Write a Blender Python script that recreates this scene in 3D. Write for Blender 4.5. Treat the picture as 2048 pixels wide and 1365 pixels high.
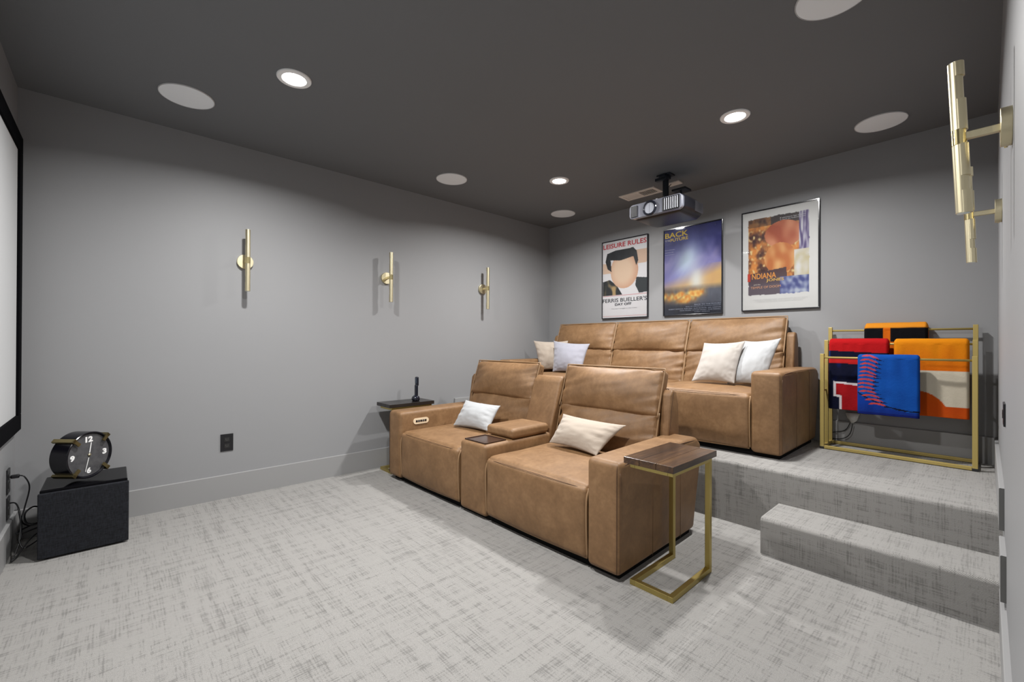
import bpy, bmesh, math, random
from mathutils import Vector, Matrix, noise
random.seed(7)
for _o in list(bpy.data.objects): bpy.data.objects.remove(_o, do_unlink=True)
SC = bpy.context.scene
COL = SC.collection
PI = math.pi
# ------------------------------------------------------------------ room numbers (metres)
RL, RW, RH = 4.738, 3.992, 2.74          # x to the poster wall, y to the sconce wall, height
WR = -0.017                              # inner face of the right wall
PZ, SZ = 0.407, 0.204                    # platform and step height
PX, SX, SY = 3.508, 3.181, 0.9105        # platform front, step front, step left end
BB = 0.18                                # baseboard height
# ------------------------------------------------------------------ camera
cam = bpy.data.cameras.new('camera')
camo = bpy.data.objects.new('camera', cam); COL.objects.link(camo)
cam.sensor_width = 36; cam.sensor_fit = 'HORIZONTAL'
cam.lens = 867.576 / 2048 * 36
cam.shift_y = 1.41 / 2048
cam.clip_start = 0.01
F_ = Vector((0.6751382, 0.73768151, 0.00379473)); R_ = Vector((0.73767307, -0.67514875, 0.00355166)); U_ = Vector((-0.005182, -0.0004014, 0.9999865))
M_ = Matrix.Identity(4)
for i in range(3):
    M_[i][0] = R_[i]; M_[i][1] = U_[i]; M_[i][2] = -F_[i]
M_.translation = Vector((0.44252, 0.03594, 1.19832))
camo.matrix_world = M_
SC.camera = camo
# ------------------------------------------------------------------ world, exposure
w = bpy.data.worlds.new('world'); SC.world = w; w.use_nodes = True
w.node_tree.nodes['Background'].inputs[0].default_value = (0.02, 0.02, 0.022, 1)
w.node_tree.nodes['Background'].inputs[1].default_value = 0.0
SC.view_settings.view_transform = 'Standard'
SC.view_settings.look = 'None'
SC.view_settings.gamma = 1
SC.view_settings.use_curve_mapping = False
SC.view_settings.exposure = 0.0
LAMP_W = 48.0                            # power of each recessed downlight
LAMP_SPREAD = 159
LIGHT_XY = [(1.205, 2.757), (3.53, 2.757), (3.522, 1.179), (1.205, 1.179)]
CAN = 0.012                              # how deep the lens sits in its trim

# ------------------------------------------------------------------ helpers
def lin(c):
    c = c / 255.0
    return c / 12.92 if c <= 0.04045 else ((c + 0.055) / 1.055) ** 2.4
def rgb(r, g, b): return (lin(r), lin(g), lin(b), 1.0)

MATS = {}
def mat(name, color, rough=0.5, metal=0.0, spec=0.5, coat=0.0, coat_rough=0.05, emit=None, estr=0.0, sheen=0.0):
    if name in MATS: return MATS[name]
    m = bpy.data.materials.new(name); m.use_nodes = True
    b = m.node_tree.nodes['Principled BSDF']
    b.inputs['Base Color'].default_value = color
    b.inputs['Roughness'].default_value = rough
    b.inputs['Metallic'].default_value = metal
    b.inputs['Specular IOR Level'].default_value = spec
    b.inputs['Coat Weight'].default_value = coat
    b.inputs['Coat Roughness'].default_value = coat_rough
    b.inputs['Sheen Weight'].default_value = sheen
    if emit:
        b.inputs['Emission Color'].default_value = emit
        b.inputs['Emission Strength'].default_value = estr
    MATS[name] = m
    return m
def nn(m, t, **kw):
    n = m.node_tree.nodes.new(t)
    for k, v in kw.items(): setattr(n, k, v)
    return n
def lk(m, a, b): m.node_tree.links.new(a, b)
def mth(m, op, a, b=None, c=None, clamp=False):
    n = nn(m, 'ShaderNodeMath', operation=op); n.use_clamp = clamp
    for i, v in enumerate((a, b, c)):
        if v is None: continue
        if isinstance(v, (int, float)): n.inputs[i].default_value = v
        else: lk(m, v, n.inputs[i])
    return n.outputs[0]
def noise_tex(m, vec, scale, detail=2, rough=0.5, dist=0.0):
    n = nn(m, 'ShaderNodeTexNoise'); n.inputs['Scale'].default_value = scale
    n.inputs['Detail'].default_value = detail; n.inputs['Roughness'].default_value = rough
    n.inputs['Distortion'].default_value = dist
    if vec is not None: lk(m, vec, n.inputs['Vector'])
    return n.outputs['Fac']
def ramp(m, fac, stops):
    n = nn(m, 'ShaderNodeValToRGB'); e = n.color_ramp.elements
    e[0].position, e[0].color = stops[0]; e[1].position, e[1].color = stops[1]
    for p, c in stops[2:]:
        x = e.new(p); x.color = c
    lk(m, fac, n.inputs[0]); return n.outputs[0]
def mixc(m, fac, a, b):
    n = nn(m, 'ShaderNodeMix', data_type='RGBA')
    if isinstance(fac, (int, float)): n.inputs[0].default_value = fac
    else: lk(m, fac, n.inputs[0])
    for i, v in ((6, a), (7, b)):
        if isinstance(v, tuple): n.inputs[i].default_value = v
        else: lk(m, v, n.inputs[i])
    return n.outputs[2]
def bump(m, h, strength=0.3, dist=0.01):
    n = nn(m, 'ShaderNodeBump'); n.inputs['Strength'].default_value = strength; n.inputs['Distance'].default_value = dist
    lk(m, h, n.inputs['Height']); lk(m, n.outputs[0], m.node_tree.nodes['Principled BSDF'].inputs['Normal'])
def scaled(m, vec, s):
    n = nn(m, 'ShaderNodeMapping'); n.inputs['Scale'].default_value = s; lk(m, vec, n.inputs['Vector']); return n.outputs[0]
def base(m): return m.node_tree.nodes['Principled BSDF'].inputs['Base Color']

def thing(name, label, cat, loc=(0, 0, 0), rotz=0.0, group=None):
    o = bpy.data.objects.new(name, None); COL.objects.link(o)
    o.empty_display_size = 0.1
    o.location = loc; o.rotation_euler = (0, 0, rotz)
    o['label'] = label; o['category'] = cat
    if group: o['group'] = group
    return o
def tag(o, label, cat, group=None):
    o['label'] = label; o['category'] = cat
    if group: o['group'] = group
    return o
def pmat(o):
    m = Matrix.Translation(o.location) @ Matrix.Rotation(o.rotation_euler.z, 4, 'Z')
    return m
def obj(name, bm, m, parent=None, smooth=True, absolute=False, sharp=None, label=None):
    """bm in the parent's frame (or in room coordinates with absolute=True)"""
    if absolute and parent is not None:
        p = parent
        mm = Matrix.Identity(4)
        while p is not None:
            mm = pmat(p) @ mm; p = p.parent
        bm.transform(mm.inverted())
    loc = None
    if parent is None:
        vs = [v.co for v in bm.verts]
        loc = Vector(((min(v.x for v in vs) + max(v.x for v in vs)) / 2, (min(v.y for v in vs) + max(v.y for v in vs)) / 2, min(v.z for v in vs)))
        bm.transform(Matrix.Translation(-loc))
    bmesh.ops.recalc_face_normals(bm, faces=bm.faces[:])
    me = bpy.data.meshes.new(name)
    for f in bm.faces: f.smooth = smooth
    if sharp:
        for e in bm.edges:
            if len(e.link_faces) == 2 and e.calc_face_angle(0) > math.radians(sharp): e.smooth = False
    bm.to_mesh(me); bm.free()
    for x in (m if isinstance(m, (list, tuple)) else [m]): me.materials.append(x)
    o = bpy.data.objects.new(name, me); COL.objects.link(o)
    if parent is not None: o.parent = parent
    if loc is not None: o.location = loc
    if label: o['label'] = label
    return o
def struct(name, bm, m, **kw):
    o = obj(name, bm, m, **kw); o['kind'] = 'structure'; return o
def NB(): return bmesh.new()

def box(bm, x0, x1, y0, y1, z0, z1, bev=0.0, seg=2, mi=0):
    vs = [bm.verts.new((x, y, z)) for x in (x0, x1) for y in (y0, y1) for z in (z0, z1)]
    fs = [(0, 1, 3, 2), (4, 6, 7, 5), (0, 4, 5, 1), (2, 3, 7, 6), (0, 2, 6, 4), (1, 5, 7, 3)]
    faces = [bm.faces.new([vs[i] for i in f]) for f in fs]
    for f in faces: f.material_index = mi
    if bev > 0:
        es = set()
        for f in faces: es.update(f.edges)
        bmesh.ops.bevel(bm, geom=list(es), offset=bev, segments=seg, affect='EDGES', profile=0.5)
    return faces
def axis_pts(a, r, n):
    k = [0, .22, .48, .75, 1.0]
    left = [-a + r * t for t in k]
    mid = [(-a + r) + (2 * a - 2 * r) * i / n for i in range(1, n)]
    return left + mid + [-p for p in reversed(left)]
def rbox(bm, c, s, r, n=10, bulge=(0, 0, 0), deform=None, wr=0.0, wf=8.0, seed=0.0, mi=0):
    """soft box: centre c, size s, edge radius r; faces swell by bulge; deform(x,y,z in -1..1, p) -> p"""
    a = [s[0] / 2, s[1] / 2, s[2] / 2]
    r = min(r, min(a) * 0.98)
    P = [axis_pts(a[i], r, n) for i in range(3)]
    cache = {}
    def vert(p):
        key = tuple(round(q, 6) for q in p)
        if key in cache: return cache[key]
        q = Vector(p)
        inner = Vector([max(-(a[i] - r), min(a[i] - r, q[i])) for i in range(3)])
        d = q - inner
        if d.length > 1e-9: out = inner + d.normalized() * r
        else: out = q
        t = [max(-1, min(1, q[i] / a[i])) for i in range(3)]
        nrm = (d.normalized() if d.length > 1e-9 else Vector((0, 0, 1)))
        for i in range(3):
            if bulge[i] and abs(abs(q[i]) - a[i]) < 1e-6:
                j, k = (i + 1) % 3, (i + 2) % 3
                out[i] += math.copysign(bulge[i], q[i]) * (1 - t[j] ** 4) * (1 - t[k] ** 4) * (0.35 + 0.65 * (1 - t[j] ** 2) * (1 - t[k] ** 2))
        if wr:
            out += nrm * wr * noise.noise((out + Vector((seed, seed * 1.7, 3.1))) * wf)
        if deform: out = deform(t, out)
        v = bm.verts.new(out + Vector(c)); cache[key] = v
        return v
    for ax in range(3):
        j, k = (ax + 1) % 3, (ax + 2) % 3
        for sgn in (-1, 1):
            for u in range(len(P[j]) - 1):
                for v in range(len(P[k]) - 1):
                    pts = []
                    for (du, dv) in ((0, 0), (1, 0), (1, 1), (0, 1)):
                        p = [0, 0, 0]; p[ax] = sgn * a[ax]; p[j] = P[j][u + du]; p[k] = P[k][v + dv]
                        pts.append(vert(p))
                    if len(set(pts)) == 4:
                        if sgn < 0: pts.reverse()
                        try:
                            f = bm.faces.new(pts); f.material_index = mi
                        except ValueError: pass
def tube(bm, pts, r, seg=8, closed=False, cap=True, radii=None, mi=0):
    pts = [Vector(p) for p in pts]; n = len(pts); rings = []
    up = None
    for i, p in enumerate(pts):
        if closed: d = pts[(i + 1) % n] - pts[i - 1]
        else: d = pts[min(i + 1, n - 1)] - pts[max(i - 1, 0)]
        if d.length < 1e-9: d = Vector((0, 0, 1))
        d.normalize()
        if up is None:
            up = Vector((0, 0, 1)) if abs(d.z) < 0.9 else Vector((1, 0, 0))
        side = d.cross(up)
        if side.length < 1e-6: side = d.cross(Vector((0, 1, 0)))
        side.normalize(); up = side.cross(d).normalized()
        rr = radii[i] if radii else r
        rings.append([bm.verts.new(p + (side * math.cos(2 * PI * k / seg) + up * math.sin(2 * PI * k / seg)) * rr) for k in range(seg)])
    m = n if closed else n - 1
    for i in range(m):
        A, B = rings[i], rings[(i + 1) % n]
        for k in range(seg):
            f = bm.faces.new((A[k], A[(k + 1) % seg], B[(k + 1) % seg], B[k])); f.material_index = mi
    if cap and not closed:
        bm.faces.new(list(reversed(rings[0]))).material_index = mi
        bm.faces.new(rings[-1]).material_index = mi
def cyl(bm, p0, p1, r, seg=32, r1=None, bev=0.0, mi=0):
    p0, p1 = Vector(p0), Vector(p1)
    if bev:
        d = (p1 - p0).normalized()
        tube(bm, [p0, p0 + d * bev * .3, p0 + d * bev, p1 - d * bev, p1 - d * bev * .3, p1], r, seg,
             radii=[r - bev, r - bev * .3, r, r, r - bev * .3, r - bev], mi=mi)
    else:
        tube(bm, [p0, p1], r, seg, radii=[r, r1 if r1 is not None else r], mi=mi)
def smooth_path(ctrl, n=8, closed=False):
    P = [Vector(p) for p in ctrl]; out = []
    m = len(P)
    rng = range(m) if closed else range(m - 1)
    for i in rng:
        if closed: a, b, c, d = P[i - 1], P[i], P[(i + 1) % m], P[(i + 2) % m]
        else: a, b, c, d = P[max(i - 1, 0)], P[i], P[i + 1], P[min(i + 2, m - 1)]
        for k in range(n):
            t = k / n
            out.append(0.5 * ((2 * b) + (-a + c) * t + (2 * a - 5 * b + 4 * c - d) * t * t + (-a + 3 * b - 3 * c + d) * t ** 3))
    if not closed: out.append(P[-1])
    return out
def prism(bm, poly, y0, y1, bev=0.0, seg=3):
    """poly of (x,z) extruded along y"""
    a = [bm.verts.new((x, y0, z)) for x, z in poly]; b = [bm.verts.new((x, y1, z)) for x, z in poly]
    n = len(poly)
    fs = [bm.faces.new(a), bm.faces.new(list(reversed(b)))]
    for i in range(n): fs.append(bm.faces.new((a[i], b[i], b[(i + 1) % n], a[(i + 1) % n])))
    if bev:
        es = set()
        for f in fs: es.update(f.edges)
        bmesh.ops.recalc_face_normals(bm, faces=fs)
        bmesh.ops.bevel(bm, geom=list(es), offset=bev, segments=seg, affect='EDGES', profile=0.5)
def text_bm(bm, s, x0, x1, y0, y1, fn, mi=0, shear=0.0, bold=0.0, depth=0.0):
    """writes s in the box x0..x1, y0..y1; fn(tx, ty, d) -> point"""
    c = bpy.data.curves.new('t', 'FONT'); c.body = s; c.size = 1; c.offset = bold; c.shear = shear; c.resolution_u = 3
    o = bpy.data.objects.new('t', c); COL.objects.link(o)
    dg = bpy.context.evaluated_depsgraph_get(); dg.update()
    me = bpy.data.meshes.new_from_object(o.evaluated_get(dg))
    bpy.data.objects.remove(o, do_unlink=True); bpy.data.curves.remove(c)
    vs = [v.co.copy() for v in me.vertices]
    if not vs: return
    ax, bx = min(v.x for v in vs), max(v.x for v in vs); ay, by = min(v.y for v in vs), max(v.y for v in vs)
    if x1 is None: x1 = x0 + (bx - ax) / (by - ay) * (y1 - y0)
    nv = [bm.verts.new(fn(x0 + (v.x - ax) / (bx - ax) * (x1 - x0), y0 + (v.y - ay) / (by - ay) * (y1 - y0), 0)) for v in vs]
    for p in me.polygons:
        try:
            f = bm.faces.new([nv[i] for i in p.vertices]); f.material_index = mi
        except ValueError: pass
    bpy.data.meshes.remove(me)

# ------------------------------------------------------------------ materials
def wall_mat(name, col, rough=0.55):
    m = mat(name, col, rough, spec=0.35)
    g = nn(m, 'ShaderNodeNewGeometry')
    f = noise_tex(m, g.outputs['Position'], 260, 2)
    bump(m, f, 0.08, 0.002)
    c = noise_tex(m, g.outputs['Position'], 1.3, 2)
    lk(m, mixc(m, c, tuple(x * 0.97 for x in col[:3]) + (1,), tuple(x * 1.03 for x in col[:3]) + (1,)), base(m))
    return m
M_WALL = wall_mat('wall_paint', (0.272, 0.275, 0.283, 1))
M_CEIL = wall_mat('ceiling_paint', (0.160, 0.166, 0.175, 1), 0.8)
M_BASE = mat('trim_paint', (0.29, 0.29, 0.292, 1), 0.5, spec=0.25)
M_BASE_END = mat('bare_trim_end', (0.10, 0.10, 0.098, 1), 0.7)

CARPET_LIGHT = (0.365, 0.355, 0.340, 1); CARPET_DARK = (0.085, 0.083, 0.079, 1)
def carpet_mat():
    m = mat('loop_carpet', (0.55, 0.53, 0.5, 1), 0.95, spec=0.15, sheen=0.15)
    g = nn(m, 'ShaderNodeNewGeometry')
    sp = nn(m, 'ShaderNodeSeparateXYZ'); lk(m, g.outputs['Position'], sp.inputs[0])
    sn = nn(m, 'ShaderNodeSeparateXYZ'); lk(m, g.outputs['True Normal'], sn.inputs[0])
    ax = mth(m, 'GREATER_THAN', mth(m, 'ABSOLUTE', sn.outputs[0]), 0.6)
    ay = mth(m, 'GREATER_THAN', mth(m, 'ABSOLUTE', sn.outputs[1]), 0.6)
    X, Y, Z = sp.outputs
    u = mth(m, 'ADD', mth(m, 'MULTIPLY', X, mth(m, 'SUBTRACT', 1.0, ax)), mth(m, 'MULTIPLY', Z, ax))
    v = mth(m, 'ADD', mth(m, 'MULTIPLY', Y, mth(m, 'SUBTRACT', 1.0, ay)), mth(m, 'MULTIPLY', Z, ay))
    # loops sit on a grid of rows
    PITCH = 330.0
    rows = mth(m, 'FLOOR', mth(m, 'MULTIPLY', v, PITCH)); cols = mth(m, 'FLOOR', mth(m, 'MULTIPLY', u, PITCH))
    def comb(x, y, z):
        c = nn(m, 'ShaderNodeCombineXYZ')
        for i, q in enumerate((x, y, z)):
            if isinstance(q, (int, float)): c.inputs[i].default_value = q
            else: lk(m, q, c.inputs[i])
        return c.outputs[0]
    A = noise_tex(m, comb(mth(m, 'MULTIPLY', u, 11.0), mth(m, 'MULTIPLY', v, 150.0), 0.0), 1.0, 2, 0.55)
    A = mth(m, 'ADD', A, mth(m, 'MULTIPLY', mth(m, 'SINE', mth(m, 'MULTIPLY', v, 2 * PI / 0.0115)), 0.05))
    B = noise_tex(m, comb(mth(m, 'MULTIPLY', u, 150.0), mth(m, 'MULTIPLY', v, 11.0), 4.0), 1.0, 2, 0.55)
    B = mth(m, 'ADD', B, mth(m, 'MULTIPLY', mth(m, 'SINE', mth(m, 'MULTIPLY', u, 2 * PI / 0.0115)), 0.05))
    # broad woven bands where the dark yarn shows more
    b1 = noise_tex(m, comb(mth(m, 'MULTIPLY', u, 1.6), mth(m, 'MULTIPLY', v, 26.0), 3.0), 1.0, 2, 0.6)
    b2 = noise_tex(m, comb(mth(m, 'MULTIPLY', v, 1.6), mth(m, 'MULTIPLY', u, 26.0), 9.0), 1.0, 2, 0.6)
    fine = noise_tex(m, g.outputs['Position'], 520, 1)
    bands = mth(m, 'ADD', mth(m, 'SUBTRACT', b1, 0.5), mth(m, 'SUBTRACT', b2, 0.5))
    both = mth(m, 'ADD', mth(m, 'ADD', mth(m, 'SUBTRACT', A, 0.5), mth(m, 'SUBTRACT', B, 0.5)), mth(m, 'MULTIPLY', bands, 0.75))
    d = mth(m, 'MULTIPLY', mth(m, 'SUBTRACT', both, 0.035), 4.2, clamp=True)
    d = mth(m, 'MULTIPLY', d, mth(m, 'ADD', 0.15, mth(m, 'MULTIPLY', fine, 1.3)), clamp=True)
    lines = mth(m, 'MULTIPLY', mth(m, 'MAXIMUM', mth(m, 'SUBTRACT', A, 0.56), mth(m, 'SUBTRACT', B, 0.56)), 3.0, clamp=True)
    fac = mth(m, 'ADD', mth(m, 'ADD', mth(m, 'MULTIPLY', d, 0.42), mth(m, 'MULTIPLY', lines, 0.22)), mth(m, 'MULTIPLY', bands, 0.35), clamp=True)
    col = mixc(m, fac, CARPET_LIGHT, CARPET_DARK)
    cr = mixc(m, mth(m, 'MULTIPLY', mth(m, 'SUBTRACT', fine, 0.3), 1.6, clamp=True), (0.72, 0.72, 0.72, 1), (1.0, 1.0, 1.0, 1))
    fin = nn(m, 'ShaderNodeMix', data_type='RGBA', blend_type='MULTIPLY'); fin.inputs[0].default_value = 0.8
    lk(m, col, fin.inputs[6]); lk(m, cr, fin.inputs[7])
    lk(m, fin.outputs[2], base(m))
    su = mth(m, 'SINE', mth(m, 'MULTIPLY', u, 2 * PI * 165)); sv = mth(m, 'SINE', mth(m, 'MULTIPLY', v, 2 * PI * 165))
    h = mth(m, 'ADD', mth(m, 'MULTIPLY', mth(m, 'MULTIPLY', su, sv), 0.35), mth(m, 'MULTIPLY', fine, 1.0))
    bump(m, h, 0.75, 0.003)
    return m
M_CARPET = carpet_mat()

def leather_mat():
    m = mat('tan_leather', rgb(172, 130, 88), 0.42, spec=0.45)
    t = nn(m, 'ShaderNodeTexCoord'); g = nn(m, 'ShaderNodeNewGeometry'); v = g.outputs['Position']
    a = noise_tex(m, v, 7, 4, 0.65, 0.4); b = noise_tex(m, v, 45, 3, 0.6)
    mixv = mth(m, 'ADD', mth(m, 'MULTIPLY', a, 0.7), mth(m, 'MULTIPLY', b, 0.3))
    c = ramp(m, mixv, [(0.34, rgb(113, 84, 55)), (0.50, rgb(126, 95, 64)), (0.66, rgb(140, 108, 75))])
    lk(m, c, base(m))
    vo = nn(m, 'ShaderNodeTexVoronoi'); vo.inputs['Scale'].default_value = 380; lk(m, v, vo.inputs['Vector'])
    h = mth(m, 'ADD', mth(m, 'MULTIPLY', vo.outputs['Distance'], 0.25), mth(m, 'MULTIPLY', noise_tex(m, v, 12, 2, 0.5), 0.8))
    bump(m, h, 0.12, 0.004)
    lk(m, mth(m, 'ADD', 0.42, mth(m, 'MULTIPLY', b, 0.20)), m.node_tree.nodes['Principled BSDF'].inputs['Roughness'])
    return m
M_LEATHER = leather_mat()
M_PIPING = mat('tan_piping', rgb(142, 112, 80), 0.45)
M_SEAM = mat('seam_thread', rgb(84, 58, 38), 0.6)
M_BLACKFAB = mat('black_underlining', (0.008, 0.008, 0.008, 1), 0.9, spec=0.1)

def fabric_mat(name, col):
    m = mat(name, col, 0.85, spec=0.2, sheen=0.3)
    t = nn(m, 'ShaderNodeTexCoord'); v = t.outputs['Object']
    n1 = noise_tex(m, scaled(m, v, (900, 900, 60)), 1, 1); n2 = noise_tex(m, scaled(m, v, (60, 60, 900)), 1, 1)
    bump(m, mth(m, 'ADD', n1, n2), 0.25, 0.0015)
    return m
M_CREAM = fabric_mat('cream_cotton', rgb(172, 160, 147))
M_CREAM2 = fabric_mat('pale_grey_cotton', rgb(174, 168, 162))
M_WHITE = fabric_mat('white_cotton', rgb(172, 174, 176))
M_LAV = fabric_mat('lavender_grey_cotton', rgb(150, 150, 160))

def brass_mat(name, col, rough):
    m = mat(name, col, rough, metal=1.0)
    t = nn(m, 'ShaderNodeTexCoord')
    n = noise_tex(m, scaled(m, t.outputs['Object'], (300, 300, 20)), 1, 1)
    lk(m, mth(m, 'ADD', rough - 0.06, mth(m, 'MULTIPLY', n, 0.12)), m.node_tree.nodes['Principled BSDF'].inputs['Roughness'])
    return m
M_BRASS = brass_mat('brushed_champagne_brass', rgb(216, 206, 174), 0.38)
M_GOLD = brass_mat('satin_gold_metal', rgb(190, 172, 108), 0.42)
M_GOLDP = mat('gold_painted_metal', rgb(176, 156, 92), 0.45, metal=0.35)
M_BLACK = mat('black_plastic', (0.006, 0.006, 0.008, 1), 0.35)
M_GLOSSBLACK = mat('piano_black_lacquer', (0.004, 0.004, 0.005, 1), 0.10, spec=0.06, coat=0.0)
M_RUBBER = mat('black_rubber', (0.012, 0.012, 0.012, 1), 0.7)
M_SCREW = mat('bright_brass', rgb(230, 214, 160), 0.2, metal=1.0)
M_WHITEP = mat('white_plastic', (0.75, 0.75, 0.74, 1), 0.4)
M_GRILLE = mat('pale_grey_speaker_mesh', (0.88, 0.91, 0.94, 1), 0.8)

# ------------------------------------------------------------------ room shell
T = 0.12
def slab(x0, x1, y0, y1, z0, z1):
    b = NB(); box(b, x0, x1, y0, y1, z0, z1); return b
struct('floor', slab(-T, RL + T, WR - T, RW + T, -0.1, 0), M_CARPET, smooth=False)
struct('wall_left', slab(-T, RL + T, RW, RW + T, 0, RH), M_WALL, smooth=False)
struct('wall_back', slab(RL, RL + T, WR, RW, 0, RH), M_WALL, smooth=False)
struct('wall_right', slab(-T, RL + T, WR - T, WR, 0, RH), M_WALL, smooth=False)
struct('wall_front', slab(-T, 0, WR, RW, 0, RH), M_WALL, smooth=False)
struct('ceiling', slab(-T, RL + T, WR - T, RW + T, RH, RH + 0.1), M_CEIL, smooth=False)
# carpeted platform and step with soft front edges
def carpet_block(name, x0, x1, y0, y1, z0, z1, left=False):
    b = NB(); r = 0.022
    prof = [(x0, z0)] + [(x0 + r - r * math.cos(t), z1 - r + r * math.sin(t)) for t in [PI / 2 * k / 6 for k in range(7)]] + [(x1, z1), (x1, z0)]
    n = 60
    rows = []
    for i in range(n + 1):
        y = y0 + (y1 - y0) * i / n
        rows.append([b.verts.new((x, y, z)) for x, z in prof])
    for i in range(n):
        for k in range(len(prof)):
            k2 = (k + 1) % len(prof)
            b.faces.new((rows[i][k], rows[i][k2], rows[i + 1][k2], rows[i + 1][k]))
    b.faces.new(rows[0]); b.faces.new(list(reversed(rows[-1])))
    struct(name, b, M_CARPET, smooth=True, sharp=40)
carpet_block('floor_platform', PX, RL, WR, RW, 0, PZ)
carpet_block('floor_step', SX, PX, WR, SY, 0, SZ)

def baseboard(name, pts, z0s):
    """pts: list of (p0, p1, inward normal, z0)"""
    b = NB()
    for (p0, p1, nrm, z0) in pts:
        p0, p1, nrm = Vector(p0), Vector(p1), Vector(nrm); t = 0.016; ch = 0.0025
        prof = [(0, 0), (t, 0), (t, BB - ch), (t - ch, BB), (0, BB)]
        A = [b.verts.new((p0.x + nrm.x * d, p0.y + nrm.y * d, z0 + z)) for d, z in prof]
        B = [b.verts.new((p1.x + nrm.x * d, p1.y + nrm.y * d, z0 + z)) for d, z in prof]
        b.faces.new(A).material_index = 1; b.faces.new(list(reversed(B))).material_index = 1
        for i in range(5): b.faces.new((A[i], A[(i + 1) % 5], B[(i + 1) % 5], B[i]))
    struct(name, b, [M_BASE, M_BASE_END], smooth=False)
baseboard('baseboard_left', [((0, RW), (PX, RW), (0, -1), 0), ((PX, RW), (RL, RW), (0, -1), PZ)], 0)
baseboard('baseboard_back', [((RL, RW), (RL, WR), (-1, 0), PZ)], 0)
baseboard('baseboard_front', [((0, RW), (0, WR), (1, 0), 0)], 0)
baseboard('baseboard_right', [((0, WR), (SX, WR), (0, 1), 0), ((2.975, WR), (3.235, WR), (0, 1), SZ), ((3.235, WR), (RL, WR), (0, 1), PZ)], 0)

# ------------------------------------------------------------------ recessed lights
M_TRIM = mat('white_light_trim', (0.92, 0.92, 0.92, 1), 0.4)
M_LENS = mat('lit_lens', (1, 1, 1, 1), 0.5, emit=(1, 0.985, 0.96, 1), estr=14.0)
LLAB = ['lit recessed ceiling light nearest the projection screen', 'lit recessed ceiling light above the front loveseat, near the sconce wall',
        'lit recessed ceiling light nearest the hanging projector', 'lit recessed ceiling light near the screen on the camera side']
def ring(b, cx, cy, z, r0, r1, h, seg=48):
    prof = [(r0, z), (r0, z - h * .6), (r0 + .004, z - h), (r1 - .004, z - h), (r1, z - h * .5), (r1, z)]
    rr = [[b.verts.new((cx + r * math.cos(2 * PI * k / seg), cy + r * math.sin(2 * PI * k / seg), zz)) for k in range(seg)] for r, zz in prof]
    for i in range(len(prof)):
        A, B = rr[i], rr[(i + 1) % len(prof)]
        for k in range(seg): b.faces.new((A[k], A[(k + 1) % seg], B[(k + 1) % seg], B[k]))
def disc(b, cx, cy, z, r, h, seg=48, dome=0.0):
    cyl(b, (cx, cy, z), (cx, cy, z - h), r, seg)
for i, (x, y) in enumerate(LIGHT_XY):
    t = thing('recessed_light', LLAB[i], 'ceiling light', (x, y, RH), 0, 'recessed ceiling lights')
    b = NB(); ring(b, 0, 0, 0, 0.062, 0.092, 0.010); obj('trim_ring', b, M_TRIM, t, sharp=20)
    b = NB(); disc(b, 0, 0, -0.0005, 0.0635, 0.003); obj('lens', b, M_LENS, t, sharp=20)
    ld = bpy.data.lights.new('downlight', 'AREA'); ld.shape = 'DISK'; ld.size = 0.115; ld.energy = LAMP_W; ld.color = (1, 0.985, 0.965)
    ld.spread = math.radians(LAMP_SPREAD)
    lo = bpy.data.objects.new('downlight', ld); COL.objects.link(lo); lo.location = (x, y, RH - 0.0125)

# ------------------------------------------------------------------ ceiling speakers and vent
SPK = [((0.768, 3.416), 'pale round ceiling speaker closest to the screen wall, left of the first light'),
       ((2.765, 3.42), 'pale round ceiling speaker above the middle of the sconce wall'),
       ((4.352, 3.42), 'small-looking pale round ceiling speaker in the far corner by the poster wall'),
       ((4.345, 0.528), 'pale round ceiling speaker to the right of the projector, by the towel rack'),
       ((2.775, 0.49), 'pale round ceiling speaker cut off by the top edge of the photo')]
for (x, y), lab in SPK:
    t = thing('ceiling_speaker', lab, 'speaker', (x, y, RH), 0, 'round in-ceiling speakers')
    b = NB(); ring(b, 0, 0, 0, 0.139, 0.144, 0.006, 64); obj('rim', b, mat('speaker_rim', (0.7, 0.7, 0.71, 1), 0.6), t)
    b = NB(); disc(b, 0, 0, -0.0005, 0.1395, 0.0045, 64); obj('grille', b, M_GRILLE, t, sharp=20)
M_VENT = mat('beige_vent_metal', (0.72, 0.66, 0.61, 1), 0.5)
M_VDARK = mat('vent_shadow_gap', (0.03, 0.03, 0.03, 1), 0.9)
t = thing('ceiling_vent', 'long beige metal ceiling vent left of the projector mount', 'vent', (4.415, 2.43, RH))
b = NB()
x0, x1, y0, y1 = -0.092, 0.092, -0.2, 0.2
for (a0, a1, b0, b1) in ((x0, x1, y0, y0 + .03), (x0, x1, y1 - .03, y1), (x0, x0 + .03, y0 + .03, y1 - .03), (x1 - .03, x1, y0 + .03, y1 - .03), (x0 + .03, x1 - .03, -.01, .01)):
    box(b, a0, a1, b0, b1, -0.008, 0)
obj('frame', b, M_VENT, t, smooth=False)
b = NB(); box(b, x0 + .03, x1 - .03, y0 + .03, y1 - .03, -0.0015, 0); obj('backing', b, M_VDARK, t, smooth=False)
b = NB()
for k in range(9):
    yy = -0.165 + k * 0.0175
    box(b, x0 + .03, x1 - .03, yy, yy + 0.004, -0.006, -0.001)
for k in range(14):
    yy = 0.012 + k * 0.0112
    box(b, x0 + .03, x1 - .03, yy, yy + 0.0095, -0.006, -0.001)
sl = obj('slats', b, M_VENT, t, smooth=False); sl['kind'] = 'stuff'
b = NB(); box(b, 4.337, 4.425, 1.985, 2.11, RH - 0.012, RH, 0.002)
tag(obj('ceiling_plate', b, M_VENT, smooth=False), 'small beige cover plate on the ceiling just right of the projector column', 'cover plate')

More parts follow.
